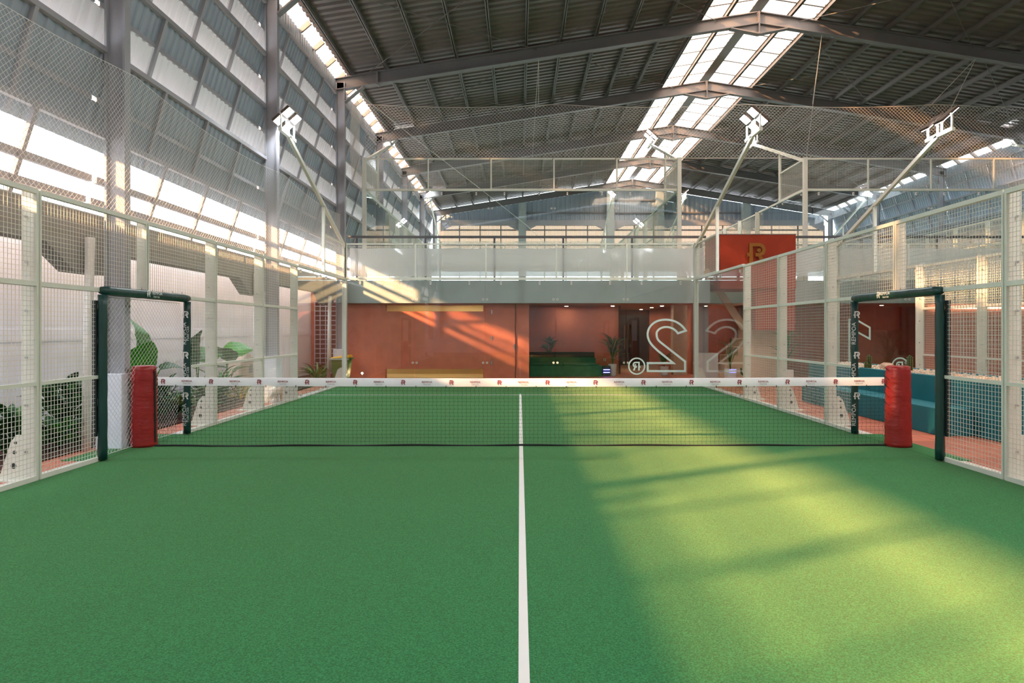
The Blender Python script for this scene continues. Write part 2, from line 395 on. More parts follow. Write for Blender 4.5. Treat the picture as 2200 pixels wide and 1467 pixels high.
# ---- portal frames
def i_beam(mb, p, q, depth, width, tf=.03, up=(0,0,1)):
    p = V(*p); q = V(*q); d = (q-p).normalized(); u = V(*up); u = (u - d*u.dot(d)).normalized()
    mb.bar(p+u*(depth/2), q+u*(depth/2), .03, depth, u)
    mb.bar(p+u*(tf/2), q+u*(tf/2), width, tf, u); mb.bar(p+u*(depth-tf/2), q+u*(depth-tf/2), width, tf, u)
    return mb
wr = sroot('wall_right', 'dark grey corrugated wall beyond the second court')
ce = sroot('ceiling', 'dark corrugated pitched roof with a ridge skylight')
for k in range(0, 10):
    y = FR[k]
    for sx in (1, -1):
        mx = (lambda x: x) if sx > 0 else (lambda x: 2*RX - x)
        z0 = 0.0 if (sx > 0 or y < 11) else DECK
        mb = MB()
        lo, hi = sorted((mx(XL-.03), mx(XL))); mb.box(lo, hi, -.065, .065, z0, ZE+.2)
        lo, hi = sorted((mx(XL-.27), mx(XL-.24))); mb.box(lo, hi, -.065, .065, z0, ZE+.2)
        lo, hi = sorted((mx(XL-.26), mx(XL-.02))); mb.box(lo, hi, -.015, .015, z0, ZE+.2)
        cl = obj('column', mb, M['steel'], wl if sx > 0 else wr, (0, y, 0))
        if sx > 0 and y < 11:
            lo, hi = mx(XL-.40), mx(XL-.02)
            bevel(obj('pedestal', MB().box(XL-.32, XL+.02, -.17, .17, 0, .98), M['whitewall'], cl), .01)
        rf = obj('rafter', i_beam(MB(), (mx(XL-.3), 0, roofz(XL)-.047), (RX, 0, ZR), .36, .2), M['rafter'], ce, (0, y, 0))
        pk = MB(); a = mx(XL); s_ = 1 if sx > 0 else -1
        pk.quad_box([(a, -.09, ZE-.40), (a, .09, ZE-.40), (a+s_*.55, .09, ZE+.06), (a+s_*.55, -.09, ZE+.06),
                 (a, -.09, ZE-.36), (a, .09, ZE-.36), (a+s_*.55, .09, ZE+.1), (a+s_*.55, -.09, ZE+.1)])
        obj('knee_brace', pk, M['rafter'], rf)
        b = a+s_*.97; obj('splice_plate', MB().box(b-.025, b+.025, -.12, .12, roofz(b)-.03, roofz(b)+.36), M['rafter'], rf)
    ap = MB()
    ap.prism([(-.8, roofz(RX-.8)), (0, ZR-.30), (.8, roofz(RX+.8)), (0, ZR+.02)], (RX, .015, 0), (1,0,0), (0,0,1), .03)
    ap.bar((RX-.85, 0, roofz(RX-.85)), (RX, 0, ZR-.30), .2, .03, (0,0,1)); ap.bar((RX+.85, 0, roofz(RX+.85)), (RX, 0, ZR-.30), .2, .03, (0,0,1))
    ap.box(RX-.02, RX+.02, -.11, .11, ZR-.30, ZR+.36)
    obj('apex_plate', ap, M['rafter'], ce, (0, y, 0))

# ---- roof
SL = 1.72                                     # skylight half width
def roof_sheet(xa, xb, y0, y1, pitch, amp, off, dx=0):
    mb = MB(); n = int(round((y1-y0)/pitch)); pts = []
    for i in range(n):
        for t, a in ((0,0),(.45,0),(.56,1),(.89,1)): pts.append((y0+(i+t)*(y1-y0)/n, a*amp))
    pts.append((y1, 0))
    for y, a in pts: mb.v += [(xa, y, roofz(xa, off+a)), (xb, y, roofz(xb, off+a))]
    for i in range(len(pts)-1): mb.f.append((2*i, 2*i+1, 2*i+3, 2*i+2))
    return mb
OFF = .36+.17
for k in range(0, 9):
    y0, y1 = FR[k], FR[k+1] + (.6 if k == 8 else 0)
    for s in (-1, 1):
        xe = RX + s*(RX-XL+.03); xs = RX + s*SL; xr = RX + s*.16
        obj('roof_sheet', roof_sheet(xs, xe, y0, y1, .27, .05, OFF), M['roof'], ce)
        xm_ = RX + s*.95
        obj('skylight_sheet', roof_sheet(xr, xm_, y0, y1, .27, .04, OFF), M['sky_sheet'], ce)
        obj('skylight_sheet', roof_sheet(xm_, xs, y0, y1, .27, .04, OFF), M['sky_sheet'], ce)
        if k >= 3:
            for i in range(5):
                yb_ = y0 + (i+.5)*BAY/5
                obj('glazing_bar', MB().bar((xr, yb_, roofz(xr)+OFF-.012), (xs, yb_, roofz(xs)+OFF-.012), .06, .012), M['purlin'], ce)
            xs_ = [SL+.02, .95] + [SL + 1.04*i for i in range(1, 11)]
            for d in xs_:
                x = RX + s*d; z = roofz(x) + .36
                pb = MB().box(x-.012, x+.012, y0, y1, z, z+.16); pb.box(x-.04, x+.04, y0, y1, z, z+.015).box(x-.04, x+.04, y0, y1, z+.145, z+.16)
                obj('purlin', pb, M['purlin'], ce)
    rc = MB(); obj('ridge_cap', rc.box(RX-.17, RX+.17, y0, y1, ZR+.50, ZR+.56), M['purlin'], ce)
# cross bracing cables under the roof
def cable(name, pts, r, m, parent=None): return obj(name, MB().tube(pts, r, 5), m, parent)
for k in range(3, 9):
    for s in (-1, 1):
        for a in (1.2, 6.6):
            xa, xb = RX+s*a, RX+s*(a+5.2)
            zz = lambda x: roofz(x)+.30
            cable('bracing_cable', [(xa, FR[k], zz(xa)), (xb, FR[k+1], zz(xb))], .011, M['purlin'], ce)
            cable('bracing_cable', [(xb, FR[k], zz(xb)-.02), (xa, FR[k+1], zz(xa)-.02)], .011, M['purlin'], ce)

# ---- right wall
louvre_wall(wr, lambda x: 2*RX - x, range(6, 9), range(6, 9), TIERS, [M['sheetg']]*5)
obj('rear_cladding', corr_panel(FR[6]-FR[0], 2*RX-XT, -.1, 2*RX-XT, 8.6, .3), M['sheetg'], wr, (0, FR[0], 0))
eave_strip(wr, lambda x: 2*RX - x, range(5, 9))
for k in range(3, 9): obj('eave_cladding', corr_panel(BAY, 2*RX-XT, 8.55, 2*RX-XT, 9.03, .17), M['sheetg'], wr, (0, FR[k], 0))
# ---- rear wall behind the viewer
struct('wall_rear', MB().box(-7.3, 20, YREAR-.1, YREAR, -.1, 11), M['whitewall'], label='plain rear wall of the hall')
# ---- end wall
we = sroot('wall_end', 'end wall with grey sheets over peach translucent sheets')
def end_sheet(x0, x1, z0, ztop, m, pitch=.3, amp=.03, name='end_sheet'):
    mb = MB(); n = max(1, int(round((x1-x0)/pitch))); pts = []
    for i in range(n):
        for t, a in ((0,0),(.4,0),(.5,1),(.9,1)): pts.append((x0+(i+t)*(x1-x0)/n, a*amp))
    pts.append((x1, 0))
    for x, a in pts: mb.v += [(x, YEND+a, z0), (x, YEND+a, ztop(x))]
    for i in range(len(pts)-1): mb.f.append((2*i, 2*i+2, 2*i+3, 2*i+1))
    obj(name, mb, m, we)
cols = [XL, .15, 5.72, 8.85, 14.3, XR]
for a, b in zip(cols[:-1], cols[1:]):
    end_sheet(a+.05, b-.05, 8.42, lambda x: roofz(x)+.08, M['sheetg'])
    n = max(2, int(round((b-a-.5)/1.37)))
    for i in range(n):
        xa = a+.05+(b-a-.1)*i/n; xb = a+.05+(b-a-.1)*(i+1)/n
        end_sheet(xa, xb, 5.35, lambda x: 8.4, M['peach'], .25, .02, 'peach_sheet')
        end_sheet(xa, xb, 3.0, lambda x: 5.25, M['white_open'], .6, .0, 'low_window_sheet')
        obj('mullion', MB().box(xb-.03, xb+.03, YEND-.08, YEND+.02, 3.0, 8.2), M['rafter'], we)
    for z in (9.0, 9.8): 
        if z < roofz((a+b)/2)-.3: obj('girt', MB().box(a+.25, b-.25, YEND-.1, YEND-.02, z-.04, z+.04), M['rafter'], we)
    for z in (5.3, 6.95, 7.9): obj('girt', MB().box(a+.25, b-.25, YEND-.1, YEND-.02, z-.04, z+.04), M['rafter'], we)
    obj('end_beam', MB().prism([(a+.2,8.5),(b-.2,8.5),(b-.2,7.8),(b-.9,8.16),(a+.9,8.16),(a+.2,7.8)], (0,YEND-.1,0), (1,0,0), (0,0,1), .25), M['steel'], we)
for x in cols[1:-1]:
    obj('end_column', MB().box(x-.24, x+.24, YEND-.5, YEND-.05, DECK, roofz(x)+.02), M['conc'], we)

# ---- upper deck slab and rooms under it
sl = sroot('floor_upper_deck', 'grey concrete deck edge carrying the upper courts')
obj('deck_band', MB().box(-5.3, 5.72, YSLAB, YSLAB+.25, 2.36, 3.04), M['conc'], sl)
obj('deck_band', MB().box(7.75, 20.2, YSLAB, YSLAB+.25, 2.36, 3.04), M['conc'], sl)
obj('deck_slab', MB().box(-5.3, 5.72, YSLAB+.25, YEND, 2.5, DECK).box(7.75, 20.2, YSLAB+.25, YEND, 2.5, DECK).box(5.72, 7.75, 16.5, YEND, 2.5, DECK), M['turf2'], sl)
obj('deck_turf', MB().box(-5, 5, YUP, 32.27, DECK, DECK+.01).box(9, 19, YUP, 32.27, DECK, DECK+.01), M['turf'], sl)
YW = 11.4                                     # front wall under the deck
wb = sroot('wall_back', 'terracotta rendered wall under the deck')
# front wall with two long slots
fw = MB()
xa, xb, s0, s1 = -5.3, .27, -4.12, -1.13
fw.box(xa, s0, YW, YW+.25, 0, 2.36).box(s1, xb, YW, YW+.25, 0, 2.36)
fw.box(s0, s1, YW, YW+.25, .36, 2.12).box(s0, s1, YW, YW+.25, 2.31, 2.36).box(s0, s1, YW, YW+.25, 0, .06)
obj('front_wall', fw, M['red'], wb)
obj('lobby_back_wall', MB().box(.02, 3.55, 15.8, 16.0, 0, 2.5).box(6.2, 20, 15.8, 16, 0, 2.5), M['red'], wb)
obj('lobby_side_wall', MB().box(.02, .27, YW+.25, 15.8, 0, 2.5), M['red'], wb)
obj('slot_room_wall', MB().box(-5.2, 0, 13.4, 13.5, 0, 2.5), M['slot'], wb)
obj('slot_room_floor', MB().box(-5.2, 0, YW+.25, 13.4, 0, .08), M['slot'], wb)
obj('lobby_ceiling', MB().box(-5.2, 5.6, YW-.1, 24, 2.42, 2.5).box(7.75, 20, YW-.1, 15.8, 2.42, 2.5), M['ceil'], wb)
obj('corridor_wall', MB().box(3.5, 3.7, 16, 24, 0, 2.5).box(6.0, 6.2, 14.2, 24, 0, 2.5), M['red'], wb)
obj('corridor_end_wall', MB().box(3.5, 9, 24, 24.2, 0, 2.6), M['room'], wb)
obj('hall_side_wall', MB().box(-7.3, -5.2, 14.0, 14.2, 0, 3.0), M['red'], wb)
obj('right_wall_pier', MB().box(12.5, 20, YW+.2, YW+.4, 0, 2.36), M['red'], wb)
obj('cove_light', MB().box(12.6, 19.8, YW+.12, YW+.19, 2.20, 2.25), M['strip'], wb)
# sunken door in the terracotta wall
d1 = struct('door_1', MB().box(-.86, -.16, YW-.02, YW+.0, .02, 2.34), M['red'], label='flush terracotta door in the red wall')
for z in (.55, 1.3, 2.1): obj('hinge', MB().box(-.885, -.85, YW-.035, YW-.01, z-.06, z+.06), M['chrome'], d1)
obj('door_edge', MB().box(-.155, -.14, YW-.03, YW, .02, 2.34), M['room'], d1)
obj('door_handle', MB().box(-.2, -.17, YW-.06, YW-.02, .98, 1.12), M['chrome'], d1)
# cream pillar, grey side wall and lobby partitions
pl = struct('wall_pillar', MB().box(5.3, 5.78, 14.1, 14.5, 0, 2.42), M['beigest'], label='cream pillar in the lobby')
d2 = sroot('door_2', 'dark glazed lobby door with tall handles')
obj('door_leaf', MB().box(3.72, 4.62, 19.95, 20.0, .02, 2.2), M['door'], d2); obj('door_leaf', MB().box(4.66, 5.55, 19.95, 20.0, .02, 2.2), M['door'], d2)
for x in (4.52, 4.76): obj('door_handle', MB().wire((x, 19.85, .75), (x, 19.85, 1.75), .022, 8, True), M['gold'], d2)
obj('door_frame', MB().box(3.7, 5.6, 19.9, 20.05, 2.2, 2.42).box(3.68,3.74,19.9,20.05,0,2.4).box(5.54,5.6,19.9,20.05,0,2.4), M['room'], d2)
g1 = struct('window_1', MB().box(.3, 3.5, 14.6, 14.62, .02, 2.42), M['glassd'], label='glass screen in front of the lobby seat')
obj('window_frame', MB().box(3.48,3.54,14.58,14.64,0,2.42).box(.27,.32,14.58,14.64,0,2.42), M['room'], g1)
d3 = struct('door_3', MB().box(9.0, 9.75, 15.74, 15.8, .02, 2.1), M['wood'], label='timber door at the back of the right lobby')
obj('door_handle', MB().wire((9.08,15.68,.9),(9.08,15.68,1.3),.018,8,True), M['chrome'], d3)

# downlights in the lobby ceiling
DL = ['rear downlight of the pair over the green sofa', 'front downlight of the pair over the green sofa', 'rear downlight of the pair over the potted palm',
      'front downlight of the pair over the potted palm', 'downlight left of the cream pillar, deeper in', 'downlight left of the cream pillar, nearer the deck edge',
      'downlight in front of the dark glazed doors, first of the receding row', 'middle downlight of the receding row before the dark doors',
      'deepest downlight of the receding row before the dark doors', 'nearer downlight of the two seen through the doorway by the cacti', 'farther downlight of the two seen through the doorway by the cacti']
k = 0
for (u, v) in ((1209.5,661),(1217,657.5),(1301,660.5),(1316.5,657),(1400,660.5),(1422,657),(1377.5,664.5),(1361,667),(1349.5,669),(1894,655.5),(1936,659.5)):
    d = (2.415-CAMZ)*FPX/(V0-v); x = (u-U0)/FPX*d + CAMX; y = d + CAMY
    k += 1
    t = thing('downlight', DL[k-1], 'downlight', (x, y, 2.42), 0, 'warm downlights in the lobby ceiling')
    obj('trim_ring', MB().lathe([(.05,-.012),(.085,-.012),(.085,0),(.05,0)], (0,0,0), 16), M['pot'], t)
    obj('lens', MB().lathe([(.0005,-.014),(.055,-.014),(.055,-.006)], (0,0,0), 12), M['down'], t)
for q, x in enumerate((-3.6, -3.1, -1.9, -1.5)):
    t = thing('downlight', '%s downlight behind the upper slot window, counted from the bin' % ('first','second','third','fourth')[q], 'downlight', (x, 12.7, 2.42), 0, 'downlights behind the slot window')
    obj('trim_ring', MB().lathe([(.05,-.012),(.085,-.012),(.085,0),(.05,0)], (0,0,0), 12), M['pot'], t)
    obj('lens', MB().lathe([(.0005,-.014),(.055,-.014),(.055,-.006)], (0,0,0), 12), M['down'], t)

# ================================================================== COURT ENCLOSURES
PITCH = .05
def grid_wires(mb, a0, a1, z0, z1, place, r=.0028, skip=None):
    # wire lattice in plane (a, z); place(a, z) -> xyz; skip: (a0, a1, z0, z1) rectangle left open
    n = int(round((a1-a0)/PITCH)); m = int(round((z1-z0)/PITCH))
    for i in range(n+1):
        a = a0 + (a1-a0)*i/n
        lo = z0
        if skip and skip[0]-.001 <= a <= skip[1]+.001: lo = skip[3]
        mb.wire(place(a, lo), place(a, z1), r)
    for j in range(m+1):
        z = z0 + (z1-z0)*j/m; p, q = a0, a1
        if skip and z < skip[3]-.001:
            if skip[0] <= a0+.001: p = skip[1]
            else: q = skip[0]
        mb.wire(place(p, z), place(q, z), r)
    return mb
_cache = {}
def cached(key, fn, m):
    if key not in _cache:
        me = fn().mesh(key[0]); me.materials.append(m); _cache[key] = me
    return _cache[key]

def post_mesh(s, h):       # s: outward x direction; plate reaching outwards plus thin front strip
    mb = MB(); lo, hi = sorted((s*.01, s*.15)); mb.box(lo, hi, -.02, .02, 0, h)
    lo, hi = sorted((-s*.006, s*.02)); mb.box(lo, hi, -.028, .028, 0, h)
    return mb
def gusset_mesh(s):        # foot plate with bolt holes
    mb = MB(); o = (0, .008, 0)
    poly = [(.15,.0),(.40,.0),(.38,.06),(.27,.40),(.21,.47),(.15,.47)]
    mb.prism([(s*a, b) for a, b in poly], o, (1,0,0), (0,0,1), .016)
    lo, hi = sorted((s*.10, s*.46)); mb.box(lo, hi, -.09, .09, 0, .012)
    return mb
def hole_mesh(s):
    mb = MB()
    for a, b, r in ((.22,.39,.016),(.23,.29,.02),(.24,.15,.03)):
        mb.prism([(s*a + r*math.cos(t*math.pi/6), b + r*math.sin(t*math.pi/6)) for t in range(12)], (0,-.0095,0), (1,0,0), (0,0,1), -.003)
    return mb
def bolts_mesh(s):
    mb = MB()
    for z in (.3,.78,1.27,1.75,2.25,2.72):
        mb.prism([(s*.09 + .012*math.cos(t*math.pi/4), z + .012*math.sin(t*math.pi/4)) for t in range(8)], (0,-.03,0), (1,0,0), (0,0,1), .02)
    return mb

def side_fence(label, x, yc, z0, s, glass_ends, ylo=-6):
    t = thing('side_fence', label, 'fence', (x, yc, z0), 0, None)
    pm = cached(('post', s), lambda: post_mesh(s, 3.0), M['cream']); gm = cached(('gusset', s), lambda: gusset_mesh(s), M['cream'])
    hm = cached(('gusset_hole', s), lambda: hole_mesh(s), M['dark']); bo = cached(('bolt', s), lambda: bolts_mesh(s), M['chrome'])
    for i in range(7):
        y = -6 + 2*i
        if y < ylo: continue
        if y == 0:
            p = link('post', cached(('short_post', s), lambda: MB().box(*sorted((s*.01, s*.12)), -.02, .02, 2.05, 3.0), M['cream']), None, t, (0,y,0)); continue
        p = link('post', pm, None, t, (0, y, 0))
        g = link('gusset', gm, None, p); link('bolt_hole', hm, None, p, kind='stuff'); link('bolt', bo, None, p, kind='stuff')
    for i in range(6):
        a0 = -6 + 2*i
        if a0 < ylo: continue
        kind = 'n' if a0 == -2 else 'f' if a0 == 0 else 'w'
        def frame():
            mb = MB(); b = .022
            zs = [(.03,.05), (1.0,.04), (2.03,.05), (2.98,.05)]
            for z, h in zs:
                p, q = .02, 1.98
                if z < 2 and kind == 'n': q = 1.0
                if z < 2 and kind == 'f': p = 1.0
                mb.box(-b, b, p, q, z-h/2, z+h/2)
            for a, zl in ((.025, 2.0 if kind == 'f' else 0), (1.975, 2.0 if kind == 'n' else 0)): mb.box(-b*.9, b*.9, a-.012, a+.012, zl, 3.0)
            return mb
        def wires():
            sk = (1.0, 2.0, 0, 2.0) if kind == 'n' else (0, 1.0, 0, 2.0) if kind == 'f' else None
            return grid_wires(MB(), .0, 2.0, .05, 2.95, lambda a, z: (0, a, z), skip=sk)
        f = link('mesh_panel', cached(('mesh_panel', kind), frame, M['cream']), None, t, (0, a0, 0))
        link('wire_mesh', cached(('wire_mesh', kind), wires, M['wirec']), None, f, kind='stuff')
    for e in glass_ends:
        gl = cached(('glass_pane', 'side'), lambda: MB().box(-.006, .006, .012, 1.988, .03, 2.97), M['glass'])
        for j in (6, 8):
            a0 = j if e > 0 else -j-2
            p = link('glass_pane', gl, None, t, (0, a0, 0))
            cm = cached(('glass_clip', s), lambda: clips_side(s), M['pot']); link('glass_clip', cm, None, p, kind='stuff')
        ya, yb = (6, 10) if e > 0 else (-10, -6)
        obj('top_rail', MB().box(-.03, .03, ya, yb, 2.97, 3.03), M['cream'], t); obj('bottom_rail', MB().box(-.03,.03,ya,yb,0,.03), M['cream'], t)
        a0 = 8 if e > 0 else -10
        fr = link('mesh_panel', cached(('upper_mesh_side',), lambda: MB().box(-.02,.02,0,2,3.97,4.01).box(-.02,.02,0,2,3.03,3.06).box(-.018,.018,0,.03,3.03,4).box(-.018,.018,1.97,2,3.03,4), M['cream']), None, t, (0, a0, 0))
        link('wire_mesh', cached(('upper_wire_side',), lambda: grid_wires(MB(), 0, 2, 3.05, 3.98, lambda a, z: (0, a, z)), M['wirec']), None, fr, kind='stuff')
        obj('upper_post', MB().box(-.03,.03,-.03,.03,3.0,4.0), M['cream'], t, (0, 8*e, 0))
    return t
def clips_side(s):
    mb = MB()
    for y in (.25, 1.75):
        mb.box(-.02, .02, y-.02, y+.02, 2.86, 2.93); mb.box(-.02,.02,y-.02,y+.02,.05,.10)
    return mb
def end_wall(label, x, y, z0, e):
    t = thing('glass_end_wall', label, 'glass wall', (x, y, z0))
    gl = cached(('glass_pane', 'end'), lambda: MB().box(.012, 1.988, -.006, .006, .03, 2.97), M['glass'])
    def clips():
        mb = MB()
        for a in (.45, 1.55): mb.box(a-.022, a+.022, -.022, .022, 2.84, 2.93); mb.box(a-.022,a+.022,-.022,.022,.04,.09)
        for a in (.055, 1.945):
            for z in (.62, 2.42):
                mb.prism([(a + .03*math.cos(q*math.pi/6), z + .03*math.sin(q*math.pi/6)) for q in range(12)], (0,.012,0), (1,0,0), (0,0,1), .024)
        return mb
    def clipdot():
        mb = MB()
        for a in (.055, 1.945):
            for z in (.62, 2.42):
                mb.prism([(a + .013*math.cos(q*math.pi/4), z + .013*math.sin(q*math.pi/4)) for q in range(8)], (0,.015,0), (1,0,0), (0,0,1), .03)
        for a in (.45, 1.55): mb.prism([(a + .013*math.cos(q*math.pi/4), 2.885 + .013*math.sin(q*math.pi/4)) for q in range(8)], (0,.024,0), (1,0,0), (0,0,1), .048)
        return mb
    cm = cached(('glass_clip', 'end'), clips, M['pot']); cdm = cached(('clip_bolt', 'end'), clipdot, M['dark'])
    um = cached(('upper_mesh_end',), lambda: MB().box(.03,1.97,-.02,.02,3.97,4.01).box(0,.05,-.02,.02,3.03,4.0), M['cream'])
    uw = cached(('upper_wire_end',), lambda: grid_wires(MB(), 0, 2, 3.05, 3.98, lambda a, z: (a, 0, z)), M['wirec'])
    for i in range(5):
        p = link('glass_pane', gl, None, t, (-5+2*i, 0, 0)); link('glass_clip', cm, None, p, kind='stuff'); link('clip_bolt', cdm, None, p, kind='stuff')
        f = link('mesh_panel', um, None, t, (-5+2*i, 0, 0)); link('wire_mesh', uw, None, f, kind='stuff')
    obj('top_rail', MB().box(-5, 5, -.03, .03, 2.97, 3.04), M['cream'], t)
    obj('bottom_rail', MB().box(-5, 5, -.02, .02, 0, .03), M['dark'], t)
    for s in (-1, 1):
        cp = obj('corner_post', MB().box(5*s-.06, 5*s+.06, -.06+e*.04, .06+e*.04, 0, 4.02), M['cream'], t)
        obj('gusset', MB().prism([(s*a, b) for a, b in [(5.06,0),(5.34,0),(5.32,.06),(5.20,.42),(5.12,.48),(5.06,.48)]], (0,e*.04,0), (1,0,0), (0,0,1), .016), M['cream'], cp)
    return t

def mast(label, x, yend, z0, sy, sx, lit=True):
    # sy: direction along y towards the court centre, sx: direction the lamps face
    t = thing('light_mast', label, 'floodlight', (x, yend, z0))
    obj('arm', MB().bar((0, 0, 3.93), (0, sy*4.55, 5.72), .07, .09), M['cream'], t)
    obj('support_post', MB().box(-.035, .035, sy*2.0-.035, sy*2.0+.035, 3.0, 4.70), M['cream'], t)
    yc = sy*4.6
    obj('crossbar', MB().box(-.035, .035, yc-.46, yc+.46, 5.70, 5.77), M['cream'], t)
    n = V(sx*.66, -0.0, -.75).normalized(); u = V(0,1,0); a = n.cross(u).normalized()
    if a.z < 0: a = -a
    for k in (-1, 1):
        b = V(0, yc + k*.24, 6.06)
        yk = obj('yoke', MB().bar((0,b.y-.17,5.75),(0,b.y-.17,6.05),.03,.03).bar((0,b.y+.17,5.75),(0,b.y+.17,6.05),.03,.03).box(-.014,.014,b.y-.185,b.y+.185,5.77,5.79), M['lampb'] if not lit else M['cream'], t)
        for q in (-1, 1):
            c = b + a*(q*.125)
            A = a*.105; U = u*.155; N = n
            def slab(d0, d1, sc):
                return [c+N*d0-A*sc-U*sc, c+N*d0+A*sc-U*sc, c+N*d0+A*sc+U*sc, c+N*d0-A*sc+U*sc, c+N*d1-A*sc-U*sc, c+N*d1+A*sc-U*sc, c+N*d1+A*sc+U*sc, c+N*d1-A*sc+U*sc]
            lh = bevel(obj('lamp_head', MB().quad_box(slab(-.06, 0, 1)), M['lampb'], t), .012)
            fm = MB(); cs = slab(.003, .003, .9)[:4]; fm.v = [tuple(p) for p in cs]; fm.f = [(0,1,2,3)]
            o = obj('lamp_face', fm, M['lampf'], lh)
            nn = o.data.polygons[0].normal
            if nn.dot(N) < 0: o.data.flip_normals()
    return t

CN = {'L0': 'nearest court', 'L1': 'ground court behind the cacti', 'U0': 'upper court straight ahead', 'U1': 'upper court behind the sign'}
CX = {'L0': (0, 0, 0), 'L1': (14, 0, 0), 'U0': (.05, 22.27, DECK), 'U1': (14.05, 22.27, DECK)}
SIDE = {'L0': {-1: 'garden side', 1: 'walkway side'}, 'L1': {-1: 'walkway side', 1: 'outer wall side'},
        'U0': {-1: 'louvre wall side', 1: 'sign block side'}, 'U1': {-1: 'sign block side', 1: 'outer wall side'}}
for c, s, ge in (('L0',-1,(1,)), ('L0',1,(1,)), ('L1',-1,(1,)), ('U0',-1,(-1,1)), ('U0',1,(-1,1)), ('U1',-1,(-1,1)), ('U1',1,(-1,1))):
    x, y, z = CX[c]
    lab = {('L0',-1): 'side fence of white wire mesh in front of the garden plants', ('L0',1): 'side fence of white wire mesh in front of the teal planter',
           ('L1',-1): 'cream mesh side fence seen behind the cactus planter'}.get((c, s), 'mesh side fence of the %s, %s' % (CN[c], SIDE[c][s]))
    side_fence(lab, x+5*s, y, z, s, ge)
for c, e in (('L0',1), ('L1',1), ('U0',-1), ('U0',1), ('U1',-1), ('U1',1)):
    x, y, z = CX[c]
    lab = {('L0',1): 'glass end wall with mesh above, straight behind the net', ('L1',1): 'glass end wall of the ground court behind the cactus planter'}.get((c, e), '%s glass end wall of the %s' % ('near' if e < 0 else 'far', CN[c]))
    end_wall(lab, x, y+10*e, z, e)
for c, e, s in (('L0',1,-1),('L0',1,1),('L0',-1,-1),('L0',-1,1),('L1',1,-1),('L1',-1,-1),('U0',-1,-1),('U0',-1,1),('U0',1,-1),('U0',1,1),('U1',-1,-1),('U1',-1,1),('U1',1,-1),('U1',1,1)):
    x, y, z = CX[c]
    mast('floodlight mast, %s end of the %s, %s' % ('far' if e > 0 else 'near', CN[c], SIDE[c][s]), x+5*s, y+10*e, z, -e, -s)

# ---- lettering
_txt = {}
def text_mesh(body, size):
    if (body, size) not in _txt:
        cu = bpy.data.curves.new('lettering', 'FONT'); cu.body = body; cu.size = size; cu.align_x = 'CENTER'; cu.resolution_u = 3; cu.extrude = .0006
        o = bpy.data.objects.new('lettering', cu); COL.objects.link(o)
        bpy.context.view_layer.update()
        me = bpy.data.meshes.new_from_object(o.evaluated_get(bpy.context.evaluated_depsgraph_get()))
        bpy.data.objects.remove(o); bpy.data.curves.remove(cu)
        _txt[(body, size)] = me
    return _txt[(body, size)]
def logo(mb, o, ux, uz, size, th):
    ux = V(*ux)*size; uz = V(*uz)*size
    rect = lambda a0, a1, b0, b1: mb.prism([(a0,b0),(a1,b0),(a1,b1),(a0,b1)], o, ux, uz, th)
    rect(.121,.293,0,1); rect(0,.121,.333,.505); rect(.29,.60,.838,1); rect(.424,.60,.336,.505)
    N = 10
    for i in range(N):
        t0, t1 = -math.pi/2 + math.pi*i/N, -math.pi/2 + math.pi*(i+1)/N
        P = lambda r, t: (.596 + r*math.cos(t), .669 + r*math.sin(t))
        mb.prism([P(.165,t0), P(.333,t0), P(.333,t1), P(.165,t1)], o, ux, uz, th)
    mb.prism([(.576,.34),(.70,0),(.90,0),(.758,.35)], o, ux, uz, th)
    mb.prism([(.596+.1*math.cos(i*math.pi/6), .636+.1*math.sin(i*math.pi/6)) for i in range(12)], o, ux, uz, th)
    return mb

# ---- court numbers as outlined decals on the glass (seen from inside, so mirrored)
def ribbon(mb, pts, w_, y, th=.002):      # closed mitred outline
    P = []
    for p in pts:
        if not P or (Vector(p)-P[-1]).length > 1e-4: P.append(Vector(p))
    if (P[0]-P[-1]).length < 1e-4: P.pop()
    n = len(P); k = len(mb.v)
    for i in range(n):
        d0 = (P[i]-P[i-1]).normalized(); d1 = (P[(i+1)%n]-P[i]).normalized()
        n0 = Vector((-d0.y, d0.x)); n1 = Vector((-d1.y, d1.x)); m = (n0+n1)
        m = m.normalized() if m.length > 1e-4 else n0
        o = m*(w_/2)/max(.32, m.dot(n0))
        for yy in (y, y+th):
            for q in (P[i]+o, P[i]-o): mb.v.append((q.x, yy, q.y))
    for i in range(n):
        a = k+4*i; b = k+4*((i+1)%n)
        mb.f += [(a, b, b+1, a+1), (a+2, a+3, b+3, b+2), (a, a+2, b+2, b), (a+1, b+1, b+3, a+3)]
    return mb
def px(cx, cz):      # crop pixel of the "2" -> world on the far glass
    d = 18.85; return ((1320+cx/8.15-U0)/FPX*d + CAMX, CAMZ - (640+cz/8.15-V0)/FPX*d)
def bez(p0, p1, p2, p3, n=10):
    return [tuple((1-t)**3*a + 3*(1-t)**2*t*b + 3*(1-t)*t*t*c + t**3*d for a, b, c, d in zip(p0, p1, p2, p3)) for t in [i/n for i in range(n)]]
two = bez((1252,572),(1170,450),(1050,380),(895,380)) + bez((895,380),(700,380),(580,500),(580,640)) + bez((580,640),(585,770),(680,850),(760,925)) + \
      [(760,925),(1030,1140),(582,1140),(582,1280),(1236,1280),(1236,1112),(800,770)] + bez((800,770),(745,725),(738,680),(738,625)) + bez((738,625),(738,560),(820,508),(905,508)) + bez((905,508),(1000,508),(1075,560),(1110,618))
two = two + [(1110,618)]
t = tag(obj('court_number', ribbon(MB(), [px(*p) for p in two], .058, 9.985), M['decal']), 'mirrored outline number 2 on the far glass', 'decal')
cx_, cz_ = px(390, 1193)
